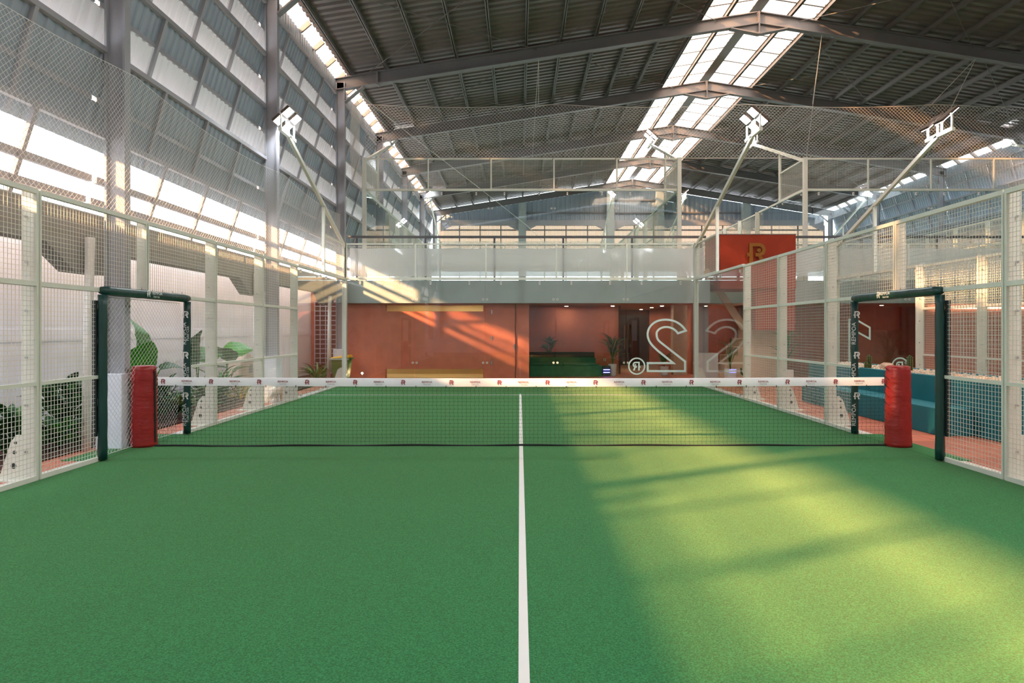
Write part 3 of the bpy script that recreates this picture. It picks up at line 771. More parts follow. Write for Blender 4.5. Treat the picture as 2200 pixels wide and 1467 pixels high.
def badge(x, z, y, label):
    ring = MB()
    for i in range(32):
        t0, t1 = 2*math.pi*i/32, 2*math.pi*(i+1)/32
        ring.prism([(x+.245*math.cos(t0), z+.245*math.sin(t0)), (x+.245*math.cos(t1), z+.245*math.sin(t1)), (x+.205*math.cos(t1), z+.205*math.sin(t1)), (x+.205*math.cos(t0), z+.205*math.sin(t0))], (0,y,0), (1,0,0), (0,0,1), .002)
    t = thing('logo_badge', label, 'decal', (0,0,0))
    obj('ring', ring, M['decal'], t)
    obj('letter', logo(MB(), (x+.115, y, z-.125), (-1,0,0), (0,0,1), .25, .002), M['decal'], t)
badge(cx_, cz_, 9.985, 'round logo badge on the far glass beside the number 2')
badge(10.78, .53, 9.985, 'round logo badge on glass behind the cactus planter')
one = [(9.34,.35),(9.34,1.85),(9.52,1.85),(9.92,1.62),(9.92,1.30),(9.55,1.50),(9.55,.35)]
tag(obj('court_number', ribbon(MB(), one, .05, 9.985), M['decal']), 'mirrored outline number 1 seen through the right doorway', 'decal')

# ================================================================== NET OF THE NEAREST COURT
def sagz(x): return .905 + .017*(x/5)**2
net = thing('court_net', 'black cord net with a white printed top tape across the court', 'net', (0, 0, 0))
tp = MB(); N = 60
for i in range(N+1):
    x = -4.84 + 9.68*i/N; wob = .004*math.sin(i*1.7)
    zt = sagz(x)
    for dy, z in ((-.012+wob, zt-.108), (-.014+wob*.5, zt-.004), (0, zt+.003), (.014, zt-.004), (.012, zt-.108)): tp.v.append((x, dy, z))
for i in range(N):
    for j in range(4): a = i*5+j; tp.f.append((a, a+5, a+6, a+1))
tape = obj('top_tape', tp, M['tape'], net, smooth=True)
tR = text_mesh('REMPOA', .036); tP = text_mesh('Padel Club', .022)
lm = logo(MB(), (-.026,0,-.03), (1,0,0), (0,0,1), .062, .001).mesh('printed_logo'); lm.materials.append(M['printr'])
tR.materials.clear(); tR.materials.append(M['printr']); tP.materials.clear(); tP.materials.append(M['printg'])
for i in range(16):
    x = -4.77 + .6395*i
    link('printed_logo', lm, None, tape, (x, -.0205, sagz(x)-.053))
    if i < 15:
        x2 = x+.32
        link('lettering', tR, None, tape, (x2, -.0205, sagz(x2)-.058), (R(90),0,0)); link('lettering', tP, None, tape, (x2, -.0205, sagz(x2)-.085), (R(90),0,0))
cn = MB(); cw = .056; nx = int(9.66/cw); nz = 16
for j in range(nz+1):
    row = [(-4.83+9.66*i/24, .004*math.sin(i*2.1+j), .018+(sagz(-4.83+9.66*i/24)-.118-.018)*j/nz) for i in range(25)]
    for p, q in zip(row[:-1], row[1:]): cn.wire(p, q, .0014, 3)
for i in range(nx+1):
    x = -4.83 + 9.66*i/nx; h = sagz(x)-.118-.018
    for j in range(nz):
        o = .0055*(1 if j % 2 else -1)
        cn.wire((x-o, 0, .018+h*j/nz), (x+o, 0, .018+h*(j+1)/nz), .0014, 3)
obj('cord_mesh', cn, M['black'], net, kind='stuff')
pts = [(-4.9+9.8*i/40, -.05*math.exp(-((i-4)/5)**2), .016+.006*math.sin(i)) for i in range(41)]
obj('bottom_rope', MB().tube(pts, .013, 6), M['black'], net)
tie = MB()
for i in range(24): x = -4.6+.4*i; tie.box(x-.004, x+.004, -.018, -.012, sagz(x)-.125, sagz(x)-.095)
obj('tape_tie', tie, M['dark'], net, kind='stuff')
for s in (-1, 1):
    nm = 'left' if s < 0 else 'right'
    t = thing('net_post', 'red padded round net post %s' % ('on the garden side' if s < 0 else 'beside the teal planter'), 'net post', (5.03*s, 0, .008))
    prof = [(.02,0),(.165,.0)] + [(.163+.0022*math.sin(z*29)-.014*z, z) for z in [i*.035 for i in range(1, 30)]] + [(.145,1.055),(.125,1.068),(.02,1.068)]
    mb = MB().lathe(prof, (0,0,0), 28)
    obj('padding', mb, M['padred'], t, smooth=True)
    lace = MB()
    for i in range(9):
        z = .08 + .115*i; lace.wire((-s*.150, -.05, z), (-s*.156, .05, z+.05), .004, 4)
    obj('lacing', lace, M['black'], t, kind='stuff')
    if s < 0: obj('lacing_flap', MB().bar((-s*.160,-.02,.05),(-s*.150,-.02,1.0),.01,.035,(0,1,0)), M['black'], t)

# ---- padded door frames
for s in (-1, 1):
    nm = 'left' if s < 0 else 'right'
    x = 5*s - s*.045
    t = thing('padded_door_frame', 'dark green padded door frame with white lettering, %s' % ('closed by a rope net' if s < 0 else 'open towards the teal planter'), 'door frame', (x, 0, 0))
    lp = [(0, -1.02+2.04*i/16, 2.02+.0015*math.sin(i*2)) for i in range(17)]
    lin = obj('lintel_pad', MB().tube(lp, [.045]+[.058+.001*math.sin(i*2.7) for i in range(15)]+[.045], 14), M['padgreen'], t, smooth=True)
    fr = (0 if s < 0 else 0)
    lrot = (R(90), 0, R(90) if s < 0 else R(-90))
    xf = -s*.0605
    link('lettering', (lambda m: m)(text_mesh('REMPOA', .062)), None, lin, (xf, .08*(1), 2.025), lrot)
    link('lettering', text_mesh('Padel Club', .034), None, lin, (xf, .06, 1.985), lrot)
    lg = logo(MB(), (0,0,0), (0,(1 if s < 0 else -1),0), (0,0,1), .085, .002*(1))
    obj('printed_logo', lg, M['printw'], lin, (xf, (-.17 if s < 0 else .28), 1.99))
    ties = MB()
    for i in range(8): y = -.9+.26*i; ties.wire((s*.04, y, 2.07), (s*.05, y+.02, 2.11), .004)
    obj('cable_tie', ties, M['dark'], lin, kind='stuff')
    for y in (-1.0, 1.0):
        pp = [(0, y, .02+1.95*i/14) for i in range(15)]
        p = obj('post_pad', MB().tube(pp, [.051+.0025*math.sin(i*2.3) for i in range(15)], 14), M['padgreen'], t, smooth=True)
        if y > 0:
            for q, z in enumerate((.30, .90, 1.50)):
                # lettering runs upwards on the face towards the viewer
                xo = .012*s*-1
                link('lettering', text_mesh('REMPOA', .085), None, p, (xo-.0*s, y-.0545, z), (R(90), R(-90), 0))
                if s < 0: link('lettering', text_mesh('Padel Club', .05), None, p, (.045, y-.0545+.014, z), (R(90), R(-90), R(25)))
                obj('printed_logo', logo(MB(), (-.045, y-.057, z+.23), (1,0,0), (0,0,1), .10, .003), M['printw'], p)
    hinge = MB().box(s*.06-.02, s*.06+.02, -1.07, -1.03, .3, 1.9); obj('latch_plate', hinge, M['dark'], t)
for key, me in _txt.items():
    if key[1] in (.062, .034, .085, .05): me.materials.clear(); me.materials.append(M['printw'])

# ================================================================== ROPE NETS AND CABLES
def rope_net(name, label, w_, h_, pitch, place, r, m, seg=.35, edge=True):
    mb = MB()
    step = pitch
    for sgn in (1, -1):
        c = -h_ if sgn > 0 else 0.0; end = w_ if sgn > 0 else w_ + h_
        while c < end:
            # line a = c + sgn*b
            b0, b1 = 0.0, h_
            if sgn > 0: b0 = max(0, -c); b1 = min(h_, w_-c)
            else: b0 = max(0, c-w_); b1 = min(h_, c)
            if b1 - b0 > .01:
                n = max(1, int((b1-b0)/seg)+1); pr = None
                for i in range(n+1):
                    b = b0+(b1-b0)*i/n; p = place(c+sgn*b, b)
                    if pr is not None: mb.wire(pr, p, r, 3)
                    pr = p
            c += step
    t = thing(name, label, 'net', (0,0,0))
    obj('rope_mesh', mb, m, t, kind='stuff')
    if edge:
        N = 40
        obj('edge_rope', MB().tube([place(w_*i/N, h_) for i in range(N+1)], r*1.8, 5), m, t)
        obj('edge_rope', MB().tube([place(w_*i/N, 0) for i in range(N+1)], r*1.8, 5), m, t)
    return t
def sideplace(a, b):
    y = -6+a; ph = ((y-FR0) % BAY)/BAY; sag = .16*4*ph*(1-ph)
    return (-5.12, y, 3.02 + b*(1.9-sag)/1.9)
rope_net('safety_net', 'white rope net above the garden side fence, under the louvre wall', 16.0, 1.9, .075, sideplace, .0022, M['rope'])
def frontplace(a, b):
    x = -4.95+a; ph = (a % 6.1)/6.1
    return (x, YUP+.02, DECK+4.02 + b*(1.72-.10*4*ph*(1-ph))/1.72)
rope_net('safety_net', 'wide grey rope net hung across the front of the upper courts', 24.2, 1.72, .115, frontplace, .0044, M['ropeg'])
def doorplace(a, b):
    return (-5.06-.05*math.sin(b*2.2+a), -.98+a, .03+b)
rope_net('doorway_net', 'white rope net hanging in the doorway on the garden side', 1.96, 1.92, .075, doorplace, .0022, M['rope'], .2)
def cornplace(a, b):
    t_ = b/2.6
    return (-5.0-.10*math.sin(t_*3), 10.9+a*(1-.35*t_)+.2*t_, 6.0+b)
rope_net('safety_net', 'grey rope net gathered at the left corner post of the upper deck', 1.5, 2.6, .10, cornplace, .0035, M['ropeg'])
k = 0
for (xa, ya, za, xb) in ((.55, 14.0, 8.72, .38), (9.0, 14.2, 9.3, 9.1), (13.6, 14.2, 9.1, 12.9)):
    k += 1
    z1 = roofz(xa) + .02; y1 = FR[5]
    t = thing('hanger_cable', 'pair of thin steel cables holding the %s of the wide rope net' % ('left end', 'middle', 'right end')[k-1], 'cable', (0,0,0))
    obj('cable', MB().tube([(xa, y1, z1), (xb, YUP, DECK+4.0)], .008, 5), M['cable'], t)
    obj('cable', MB().tube([(xa, y1, z1), (xb+.2, YUP, DECK+5.74)], .008, 5), M['cable'], t)
# string of small warm glints along the left of the upper net: thin rope
cable_t = tag(obj('guide_rope', MB().tube([(-5.0, 11.0, 8.75), (-3.6, 14.5, 8.2), (-1.6, 19.5, 7.5), (.4, 26, 7.0), (2.0, 32, 6.4)], .012, 5), M['ropeg']), 'pale rope sloping down from the left column behind the wide net', 'rope')

# ================================================================== RAILING, TARPS, STAIR BLOCK
def railing(label, x0, x1, y, n):
    t = thing('deck_railing', label, 'railing', (0, y, DECK))
    obj('handrail', MB().box(x0, x1, -.035, .035, 1.33, 1.40), M['railing'], t)
    for i in range(n):
        x = x0 + .25 + (x1-x0-.4)*i/(n-1)
        obj('baluster', MB().box(x-.03, x+.03, -.02, .02, .04, 1.33), M['railing'], t)
    obj('rail_wire', MB().box(x0, x1, -.008, .008, 1.06, 1.075), M['cream'], t)
railing('grey handrail along the deck edge above the glass end wall', -5.2, 5.62, YSLAB+.1, 6)
railing('grey handrail on the deck edge to the right of the red sign block', 7.8, 19.6, YSLAB+.1, 6)
def tarp(label, x0, x1, y):
    mb = MB(); nx_ = int((x1-x0)/.12); nz_ = 10
    for i in range(nx_+1):
        x = x0+(x1-x0)*i/nx_; ph = ((x-x0) % 1.05)/1.05
        for j in range(nz_+1):
            b = j/nz_; z = 3.17 + .86*b - .02*math.sin(ph*math.pi)*b
            yy = y - .035*math.sin(ph*math.pi)*math.sin(b*math.pi*1.0) + .012*math.sin(x*9+b*7)*b*(1-b)*3
            mb.v.append((x, yy, z))
    for i in range(nx_):
        for j in range(nz_): a = i*(nz_+1)+j; mb.f.append((a, a+nz_+1, a+nz_+2, a+1))
    tag(obj('tarpaulin', mb, M['tarp'], smooth=True), label, 'tarpaulin')
tarp('translucent white plastic sheet along the deck edge above the far glass', -5.15, 5.55, YSLAB+.06)
tarp('translucent white plastic sheet to the right of the red sign block', 7.8, 19.5, YSLAB+.06)

# red sign block over the stairs
YB = 9.72
sb = thing('sign_block', 'orange red rendered block carrying a large ochre letter R', 'wall block', (0, 0, 0))
YB = 10.55; dB = YB-CAMY
bx0 = (1547-U0)/FPX*dB + CAMX; bx1 = (1710-U0)/FPX*dB + CAMX; bz = CAMZ + (V0-504)/FPX*dB
bevel(obj('block', MB().box(bx0, bx1, YB, YB+1.6, 2.75, bz), M['redblock'], sb), .01)
obj('block_leg', MB().box(bx0+1.05, bx1, YB+.05, YB+.35, 1.55, 2.75), M['redblock'], sb)
obj('coping', MB().box(bx0-.01, bx1+.01, YB-.01, YB+1.61, bz, bz+.025), M['concd'], sb)
lx = (1602.5-U0)/FPX*dB + CAMX; lz = CAMZ + (V0-566)/FPX*dB
obj('letter', logo(MB(), (lx, YB-.05, lz), (1,0,0), (0,0,1), .585, .05), M['gold'], sb)
# stair flight under the block
st = thing('stair_flight', 'cream plastered stair flight under the red sign block', 'stairs', (0, 0, 0))
for i in range(7):
    obj('step', MB().box(5.98+.2*i, 6.18+.2*i if i < 6 else 7.9, 11.2, 12.4, 0, .25+.26*i), M['beigest'], st)
obj('stringer', MB().bar((5.7, 11.6, 3.4), (6.9, 11.6, 1.6), .06, .22), M['beigest'], st)
gp = tag(bevel(obj('plinth_box', MB().box(5.25, 5.85, 10.75, 11.2, 0, .86), M['pale']), .01), 'grey concrete box behind the right corner post of the far glass', 'plinth')
struct('wall_grey_pier', MB().box(5.35, 5.75, 11.42, 11.7, 0, 3.0), M['concd'], label='grey pier at the end of the deck band')

# ================================================================== GARDEN
for nm in ('leafb','leafm','leafd','leafp','leafy','leaft','palm'):
    nt = M[nm].node_tree; b = nt.nodes['Principled BSDF']; out = [n for n in nt.nodes if n.type == 'OUTPUT_MATERIAL'][0]
    tr = nt.nodes.new('ShaderNodeBsdfTranslucent'); mx = nt.nodes.new('ShaderNodeMixShader'); mx.inputs[0].default_value = .38
    src = b.inputs['Base Color'].links[0].from_socket
    nt.links.new(src, tr.inputs[0]); nt.links.new(b.outputs[0], mx.inputs[1]); nt.links.new(tr.outputs[0], mx.inputs[2]); nt.links.new(mx.outputs[0], out.inputs[0])
def leaf_mesh(L, W, droop=.35, fold=.12, n=8, heart=False, wav=0.0):
    # leaf lying along +x, arching down; two halves folded on the midrib, with thickness
    mb = MB(); prof = []
    for i in range(n+1):
        t = i/n
        wd = W*(math.sin(math.pi*min(1, t*1.0)**.62))**.9 if not heart else W*math.sin(math.pi*(t*.93+.07)**.72)**.75
        x = L*(t - .12*t*t); z = L*droop*(t*.6 - t*t)
        prof.append((x, max(wd, .002)/2, z))
    for side in (0, 1):
        off = -.003 if side else 0
        for i, (x, wd, z) in enumerate(prof):
            wz = wav*W*math.sin(i*2.2)
            for s in (-1, 0, 1): mb.v.append((x, s*wd, z + (fold*wd*2 + wz if s else 0) + off))
    m3 = (n+1)*3
    for i in range(n):
        for j in range(2):
            a = i*3+j
            mb.f.append((a, a+1, a+4, a+3)); mb.f.append((m3+a, m3+a+3, m3+a+4, m3+a+1))
    for i in range(n):
        a = i*3; mb.f.append((a, a+3, m3+a+3, m3+a)); b = i*3+2; mb.f.append((b, m3+b, m3+b+3, b+3))
    return mb
LEAF = {}
def leaf(kind, m):
    if (kind, m) not in LEAF:
        p = {'ear': (.80,.55,.5,.10,9,True,.02), 'blade': (.7,.06,.6,.3,6,False,0), 'broad': (.46,.21,.45,.15,7,False,.02), 'small': (.22,.09,.5,.15,5,False,0)}[kind]
        me = leaf_mesh(*p).mesh('leaf', True); me.materials.append(M[m]); LEAF[(kind, m)] = me
    return LEAF[(kind, m)]
def add_leaf(t, me, base, dirv, sc, roll=0, stem=True, sm='leafm', sr=.008, root=None):
    d = V(*dirv).normalized(); o = link('leaf', me, None, t)
    q = d.to_track_quat('X', 'Z'); o.rotation_mode = 'QUATERNION'
    from mathutils import Quaternion
    o.rotation_quaternion = q @ Quaternion((1,0,0), roll)
    o.location = base; o.scale = (sc, sc, sc)
    if stem:
        r0 = V(*(root or (0,0,0))); b = V(*base)
        mid = (r0+b)/2 + V((b.x-r0.x)*-.15, (b.y-r0.y)*-.15, .08)
        obj('stem', MB().tube([r0, mid, b], sr, 5), M[sm], t)
    return o
def ear_plant(label, x, y, leaves, m='leafm', kind='ear'):
    t = thing('elephant_ear_plant', label, 'plant', (x, y, .03))
    for (bx_, by_, bz_, dx, dy, dz, sc, mm, roll) in leaves:
        add_leaf(t, leaf(kind, mm), (bx_, by_, bz_), (dx, dy, dz), sc, roll, True, 'leafm', .012)
    return t
ear_plant('tall plant with a huge bright green leaf seen through the left doorway', -6.35, 2.35,
    [(.02,-.15,.72, .25,-.25,.85,1.05,'leafb',.2), (-.15,.1,.95, -.05,.15,1.0,1.1,'leafm',1.3), (.15,.2,.85, .5,.45,.1,.55,'leafd',.3), (.1,-.05,.6,.55,.1,.25,.5,'leafd',0), (-.1,-.1,.5,.2,-.5,.4,.6,'leafd',.5)])
ear_plant('tall plant with a pointed dark leaf just past the left doorway', -6.4, 4.3,
    [(.0,-.05,.85, .05,-.2,1.0,1.0,'leafd',1.2), (.0,.05,.9, .15,.9,.35,1.0,'leafm',.4), (.1,.2,.7,.7,.3,.2,.6,'leafm',0)])
ear_plant('plant with a broad curling green and yellow leaf in front of the white wall', -6.4, 5.6,
    [(.0,.05,.95, .45,.75,.35,1.0,'leafb',.5), (.05,-.1,.85, .1,-.6,.5,.95,'leafm',-.3), (.1,.1,.6,.5,.4,.3,.55,'leafp',0)])
def clump(name, label, x, y, kind, mats, n, h, spread, sc=1.0, cat='plant'):
    t = thing(name, label, cat, (x, y, .03)); rnd = random.Random(int(x*100+y*37))
    if kind == 'broad': n = int(n*2.3); sc *= .56; h *= .9
    for i in range(n):
        a = 2*math.pi*i/n + rnd.uniform(-.3,.3); up = rnd.uniform(.35, 1.6); rr = spread*rnd.uniform(.1,.5)
        z = h*rnd.uniform(.05,.8)
        b = (rr*math.cos(a), rr*math.sin(a), z)
        add_leaf(t, leaf(kind, rnd.choice(mats)), b, (math.cos(a), math.sin(a), up), sc*rnd.uniform(.7,1.2), rnd.uniform(-.4,.4), z > .15, 'leafd', .006)
    return t
clump('leafy_shrub', 'leafy dark shrub at the left picture edge behind the mesh', -6.15, -.85, 'broad', ['leafd','leafm','leafd'], 28, .75, .5, 1.0)
clump('leafy_shrub', 'tall green shrub between the left mesh post and the doorway', -6.25, .25, 'broad', ['leafm','leafd','leafd','leafd'], 46, 1.05, .6, 1.1)
clump('leafy_shrub', 'glossy low shrub at the foot of the tall left shrub', -5.95, -.3, 'broad', ['leafm','leafb','leafd'], 20, .4, .45, .9)
clump('leafy_shrub', 'dark bushy shrub seen low through the left doorway', -6.2, 2.2, 'broad', ['leafd','leafd','leafm'], 34, .8, .6, 1.0)
clump('leafy_shrub', 'pale mottled shrub behind the red post in the left doorway', -6.0, 2.7, 'broad', ['leafp','leafm','leafd'], 20, .45, .45, .9)
clump('leafy_shrub', 'dark shrub with blue green leaves behind the far door post', -6.5, 3.2, 'broad', ['leafd','leafd','leafm'], 28, .8, .5, 1.0)
clump('leafy_shrub', 'green shrub right of the left doorway behind mesh', -6.1, 3.9, 'broad', ['leafm','leafb','leafd'], 26, .6, .5, 1.0)
clump('spiky_plant', 'spiky fan leaved plant in front of the sandstone mound', -6.4, 5.3, 'blade', ['leafm','leafb','leafp'], 34, .5, .3, 1.0)
clump('leafy_shrub', 'dark shrub below the spiky fan plant', -6.25, 4.7, 'broad', ['leafd','leafd','leafm'], 26, .4, .45, .9)
clump('leafy_shrub', 'yellow green shrub lit by the garden lamp', -5.92, 5.15, 'blade', ['leafy','leafp','leafy','leafm'], 40, .35, .35, .6)
clump('leafy_shrub', 'narrow climbing plant on the garden wall behind the far mesh panel', -6.8, 8.6, 'small', ['leafm','leafd'], 26, 1.2, .2, 1.0)
clump('spiky_plant', 'pale strap leaved plant at the far left corner behind glass', -5.95, 10.6, 'blade', ['leafp','leafm','leafp'], 30, .25, .3, 1.0)
clump('spiky_plant', 'brown and green broad leaved plant under the wall grille', -6.1, 11.6, 'broad', ['leaft','leafm','leaft','leafp'], 16, .5, .3, 1.1)

def boulder(mb, r, seed, sq=(1,1,1), n=10, m=7):
    rnd = random.Random(seed); k = len(mb.v)
    for i in range(1, m):
        th = math.pi*i/m
        for j in range(n):
            ph = 2*math.pi*j/n; q = r*(1+rnd.uniform(-.14,.14))
            mb.v.append((q*sq[0]*math.sin(th)*math.cos(ph), q*sq[1]*math.sin(th)*math.sin(ph), q*sq[2]*math.cos(th)))
    top = len(mb.v); mb.v.append((0,0,r*sq[2])); mb.v.append((0,0,-r*sq[2]))
    for i in range(m-2):
        for j in range(n): mb.f.append((k+i*n+j, k+(i+1)*n+j, k+(i+1)*n+(j+1)%n, k+i*n+(j+1)%n))
    for j in range(n):
        mb.f.append((top, k+j, k+(j+1)%n)); mb.f.append((top+1, k+(m-2)*n+(j+1)%n, k+(m-2)*n+j))
    return mb
md = MB()
md.prism([(-.75,0),(.62,0),(.60,.45),(.18,1.0),(.02,1.06),(-.25,.86)], (-6.85,7.0,0), (.12,.993,0), (0,0,1), .35)
mo = thing('sandstone_mound', 'beige pointed stone mound with a grey niche in the garden bed', 'rock', (0,0,0))
bevel(obj('stone', md, M['beige'], mo), .07, 3)
obj('niche', MB().prism([(-.07,0),(.07,0),(.07,.12),(.05,.19),(0,.22),(-.05,.19),(-.07,.12)], (-6.49,7.10,.52), (.12,.993,0), (0,0,1), .03), M['concd'], mo)
gl_ = thing('garden_lamp', 'small glowing garden spotlight beside the path', 'lamp', (-5.62, 5.08, .0))
obj('spike', MB().wire((0,0,0),(0,0,.07),.01,6,True), M['dark'], gl_)
obj('head', MB().tube([(-.03,.06,.07),(.0,-.02,.09)], [.03,.035], 10), M['dark'], gl_, smooth=True)
obj('lens', MB().lathe([(.001,-.03),(.02,-.022),(.03,0),(.02,.022),(.001,.03)], (.0,-.035,.095), 10), M['spot'], gl_)
gl2 = thing('garden_lamp', 'small glowing spotlight at the foot of the red wall by the bin', 'lamp', (-4.75, 11.1, .0))
obj('spike', MB().wire((0,0,0),(0,0,.22),.01,6,True), M['dark'], gl2)
obj('head', MB().tube([(0,.06,.27),(0,0,.25)], [.03,.035], 10), M['dark'], gl2)
obj('lens', MB().lathe([(.001,-.03),(.03,0),(.001,.03)], (0,-.02,.25), 10), M['spot'], gl2)

# ---- cat walking along the path
ct = thing('cat', 'white and tan cat walking along the path outside the left fence', 'cat', (-5.12, 4.86, .004))
bmv = [(0,0,.255),(0,.12,.262),(0,.26,.262),(0,.36,.275),(0,.43,.315),(0,.49,.335),(0,.535,.322)]
rad = [.062,.075,.072,.068,.052,.056,.03]
edges = [(i, i+1) for i in range(6)]
def leg(i0, pts, rr):
    p = i0
    for q, r_ in zip(pts, rr): bmv.append(q); rad.append(r_); edges.append((p, len(bmv)-1)); p = len(bmv)-1
leg(3, [(.045,.37,.20),(.047,.345,.11),(.047,.375,.03),(.047,.40,.014)], [.04,.026,.02,.02])
leg(3, [(-.045,.35,.20),(-.047,.40,.11),(-.047,.45,.03),(-.047,.475,.014)], [.04,.026,.02,.02])
leg(0, [(.045,.03,.20),(.047,.075,.13),(.047,-.02,.08),(.047,.01,.014)], [.05,.034,.022,.02])
leg(0, [(-.045,-.02,.20),(-.047,.0,.13),(-.047,-.10,.08),(-.047,-.085,.014)], [.05,.034,.022,.02])
leg(0, [(0,-.10,.25),(0,-.20,.19),(0,-.28,.14),(0,-.34,.12)], [.028,.02,.018,.014])
me = bpy.data.meshes.new('body'); me.from_pydata(bmv, edges, []); me.update()
cb = link('body', me, M['cat'], ct)
sk = cb.modifiers.new('skin', 'SKIN')
for i, sv in enumerate(me.skin_vertices[0].data): sv.radius = (rad[i], rad[i]); sv.use_root = (i == 1)
ss = cb.modifiers.new('sub', 'SUBSURF'); ss.levels = 2; ss.render_levels = 2
for s in (-1, 1):
    obj('ear', MB().prism([(-.02,0),(.02,0),(0,.045)], (s*.03,.485,.375), (1,0,0), (0,-.2,1), -.012), M['cat'], ct)
    obj('eye', MB().lathe([(.001,-.006),(.006,0),(.001,.006)], (s*.022,.545,.34), 6), M['eye'], ct)

# ---- bin, grille, pipe in the far left corner
bn = thing('wheelie_bin', 'green wheelie bin with a yellow lid behind the left corner post', 'bin', (-5.2, 10.46, 0))
hb = .70
c = []
for z, w_ in ((.04,.19),(hb,.245)): c += [(-w_,-w_,z),(-w_,w_,z),(w_,w_,z),(w_,-w_,z)]
bevel(obj('body', MB().quad_box(c), M['binG'], bn), .02)
obj('rim', MB().box(-.27,.27,-.27,.27,hb-.01,hb+.035), M['bagw'], bn)
lidm = MB().quad_box([(-.28,-.28,hb+.03),(-.28,.28,hb+.03),(.28,.28,hb+.05),(.28,-.28,hb+.05),(-.2,-.22,hb+.07),(-.2,.22,hb+.07),(.24,.22,hb+.13),(.24,-.22,hb+.13)])
bevel(obj('lid', lidm, M['binY'], bn), .02)
obj('handle', MB().wire((.30,-.2,hb+.02),(.30,.2,hb+.02),.018,8,True), M['binG'], bn)
for s in (-1, 1): obj('wheel', MB().tube([(s*.2-.03,.2,.07),(s*.2+.03,.2,.07)], .07, 12), M['dark'], bn)
gr = thing('wall_grille', 'white wire grille over a dark opening in the red side wall', 'grille', (0, 13.95, 0))
gx0, gx1 = -7.05, -6.3
obj('backing', MB().box(gx0+.02, gx1-.02, .0, .04, .1, 2.5), M['room'], gr)
for i in range(5): x = gx0+(gx1-gx0)*i/4; obj('vertical_bar', MB().box(x-.012, x+.012, -.04, -.02, .05, 2.55), M['grille'], gr)
for i in range(16): z = .1+2.42*i/15; obj('horizontal_bar', MB().box(gx0, gx1, -.05, -.03, z-.01, z+.01), M['grille'], gr)
tag(obj('downpipe', MB().tube([(-5.62, 10.6, 0), (-5.58, 10.6, 2.55)], .055, 12), M['pot'], smooth=True), 'white downpipe behind the wheelie bin', 'pipe')
tag(obj('downpipe', MB().tube([(-5.62, -.28, 0), (-5.58, -.26, 2.75)], .055, 12), M['pot'], smooth=True), 'white downpipe next to the column at the left doorway', 'pipe')
tag(obj('downpipe', MB().tube([(-5.64, 5.25, 0), (-5.62, 5.25, 2.75)], .055, 12), M['pot'], smooth=True), 'white downpipe next to the column behind the far left mesh', 'pipe')

# ================================================================== RIGHT WALKWAY: TEAL BENCH PLANTER WITH CACTI
pb = thing('bench_planter', 'long teal planter with a lower bench step, filled with pebbles', 'planter', (0, 0, 0))
bevel(obj('bench_step', MB().box(6.12, 6.62, .85, 5.6, 0, .40), M['teal'], pb), .012)
bevel(obj('planter_wall', MB().box(6.62, 6.70, .2, 6.4, 0, .82).box(7.55,7.63,.2,6.4,0,.82).box(6.70,7.55,.2,.28,0,.82).box(6.70,7.55,6.32,6.4,0,.82), M['teal'], pb), .01)
obj('gravel_bed', MB().box(6.70, 7.55, .28, 6.32, .5, .80), M['stone'], pb)
pbm = MB(); rnd = random.Random(3)
for i in range(420):
    x, y = rnd.uniform(6.72,7.5), rnd.uniform(.3,6.3); q = MB(); boulder(q, rnd.uniform(.018,.038), i, (1,1,.7), 6, 4)
    n0 = len(pbm.v); pbm.v += [(a+x, b+y, c_+.81) for a, b, c_ in q.v]; pbm.f += [tuple(n0+j for j in f) for f in q.f]
obj('pebbles', pbm, M['stone'], pb, kind='stuff')
def cactus(label, x, y, arms):
    t = thing('cactus', label, 'cactus', (x, y, .80))
    for (ax, ay, h, r) in arms:
        mb = MB(); n = 16; prof = [(0,.8),(.15,1),(.6,1.02),(.85,.92),(.95,.65),(1.0,.15)]
        k = len(mb.v)
        for z, q in prof:
            for j in range(n):
                rr = r*q*(1 if j % 2 else .78); mb.v.append((ax+rr*math.cos(2*math.pi*j/n), ay+rr*math.sin(2*math.pi*j/n), h*z))
        for i in range(len(prof)-1):
            for j in range(n): mb.f.append((k+i*n+j, k+i*n+(j+1)%n, k+(i+1)*n+(j+1)%n, k+(i+1)*n+j))
        mb.f.append(tuple(k+(len(prof)-1)*n+j for j in range(n)))
        c_ = obj('stem', mb, M['cactus'], t)
        sp = MB()
        for j in range(1, n, 2):
            for i in range(int(h/.03)):
                z = .02+.03*i
                if z > h*.9: break
                a_ = 2*math.pi*j/n; px_, py_ = ax+r*1.0*math.cos(a_), ay+r*1.0*math.sin(a_)
                sp.box(px_-.004, px_+.004, py_-.004, py_+.004, z-.004, z+.004)
        obj('spines', sp, M['spine'], c_, kind='stuff')
    return t
def atd(u, v, d): return ((u-U0)/FPX*d + CAMX, d + CAMY, CAMZ - (v-V0)/FPX*d)
cactus('two stemmed cactus nearest the green door post in the teal planter', 6.75, 4.0, [(.0,0,.27,.045), (-.07,-.02,.14,.035)])
cactus('single short cactus behind the red padded post on the right', 6.98, 3.05, [(0,0,.30,.05)])
for (x, y, r, lab, sd_) in ((6.88,3.62,.13,'largest beige rock on the pebbles between the two cacti',5), (6.78,1.45,.07,'small beige rock near the front end of the teal planter',8)):
    q = MB(); boulder(q, r, sd_, (1,1,.62)); tag(obj('garden_rock', q, M['rock'], None, (x, y, .80+r*.45)), lab, 'rock')
p2 = thing('lawn_planter', 'dark teal planter with a pale top edge and grass, at the right picture edge', 'planter', (0,0,0))
bevel(obj('planter_wall', MB().box(7.7, 8.8, 1.55, 1.65, 0, .62).box(7.7,8.8,3.0,3.1,0,.62).box(8.72,8.8,1.65,3,0,.62).box(7.7,7.76,1.65,3,0,.62), M['teal'], p2), .01)
obj('coping', MB().box(7.68, 8.82, 1.5, 2.0, .60, .65), M['pale'], p2)
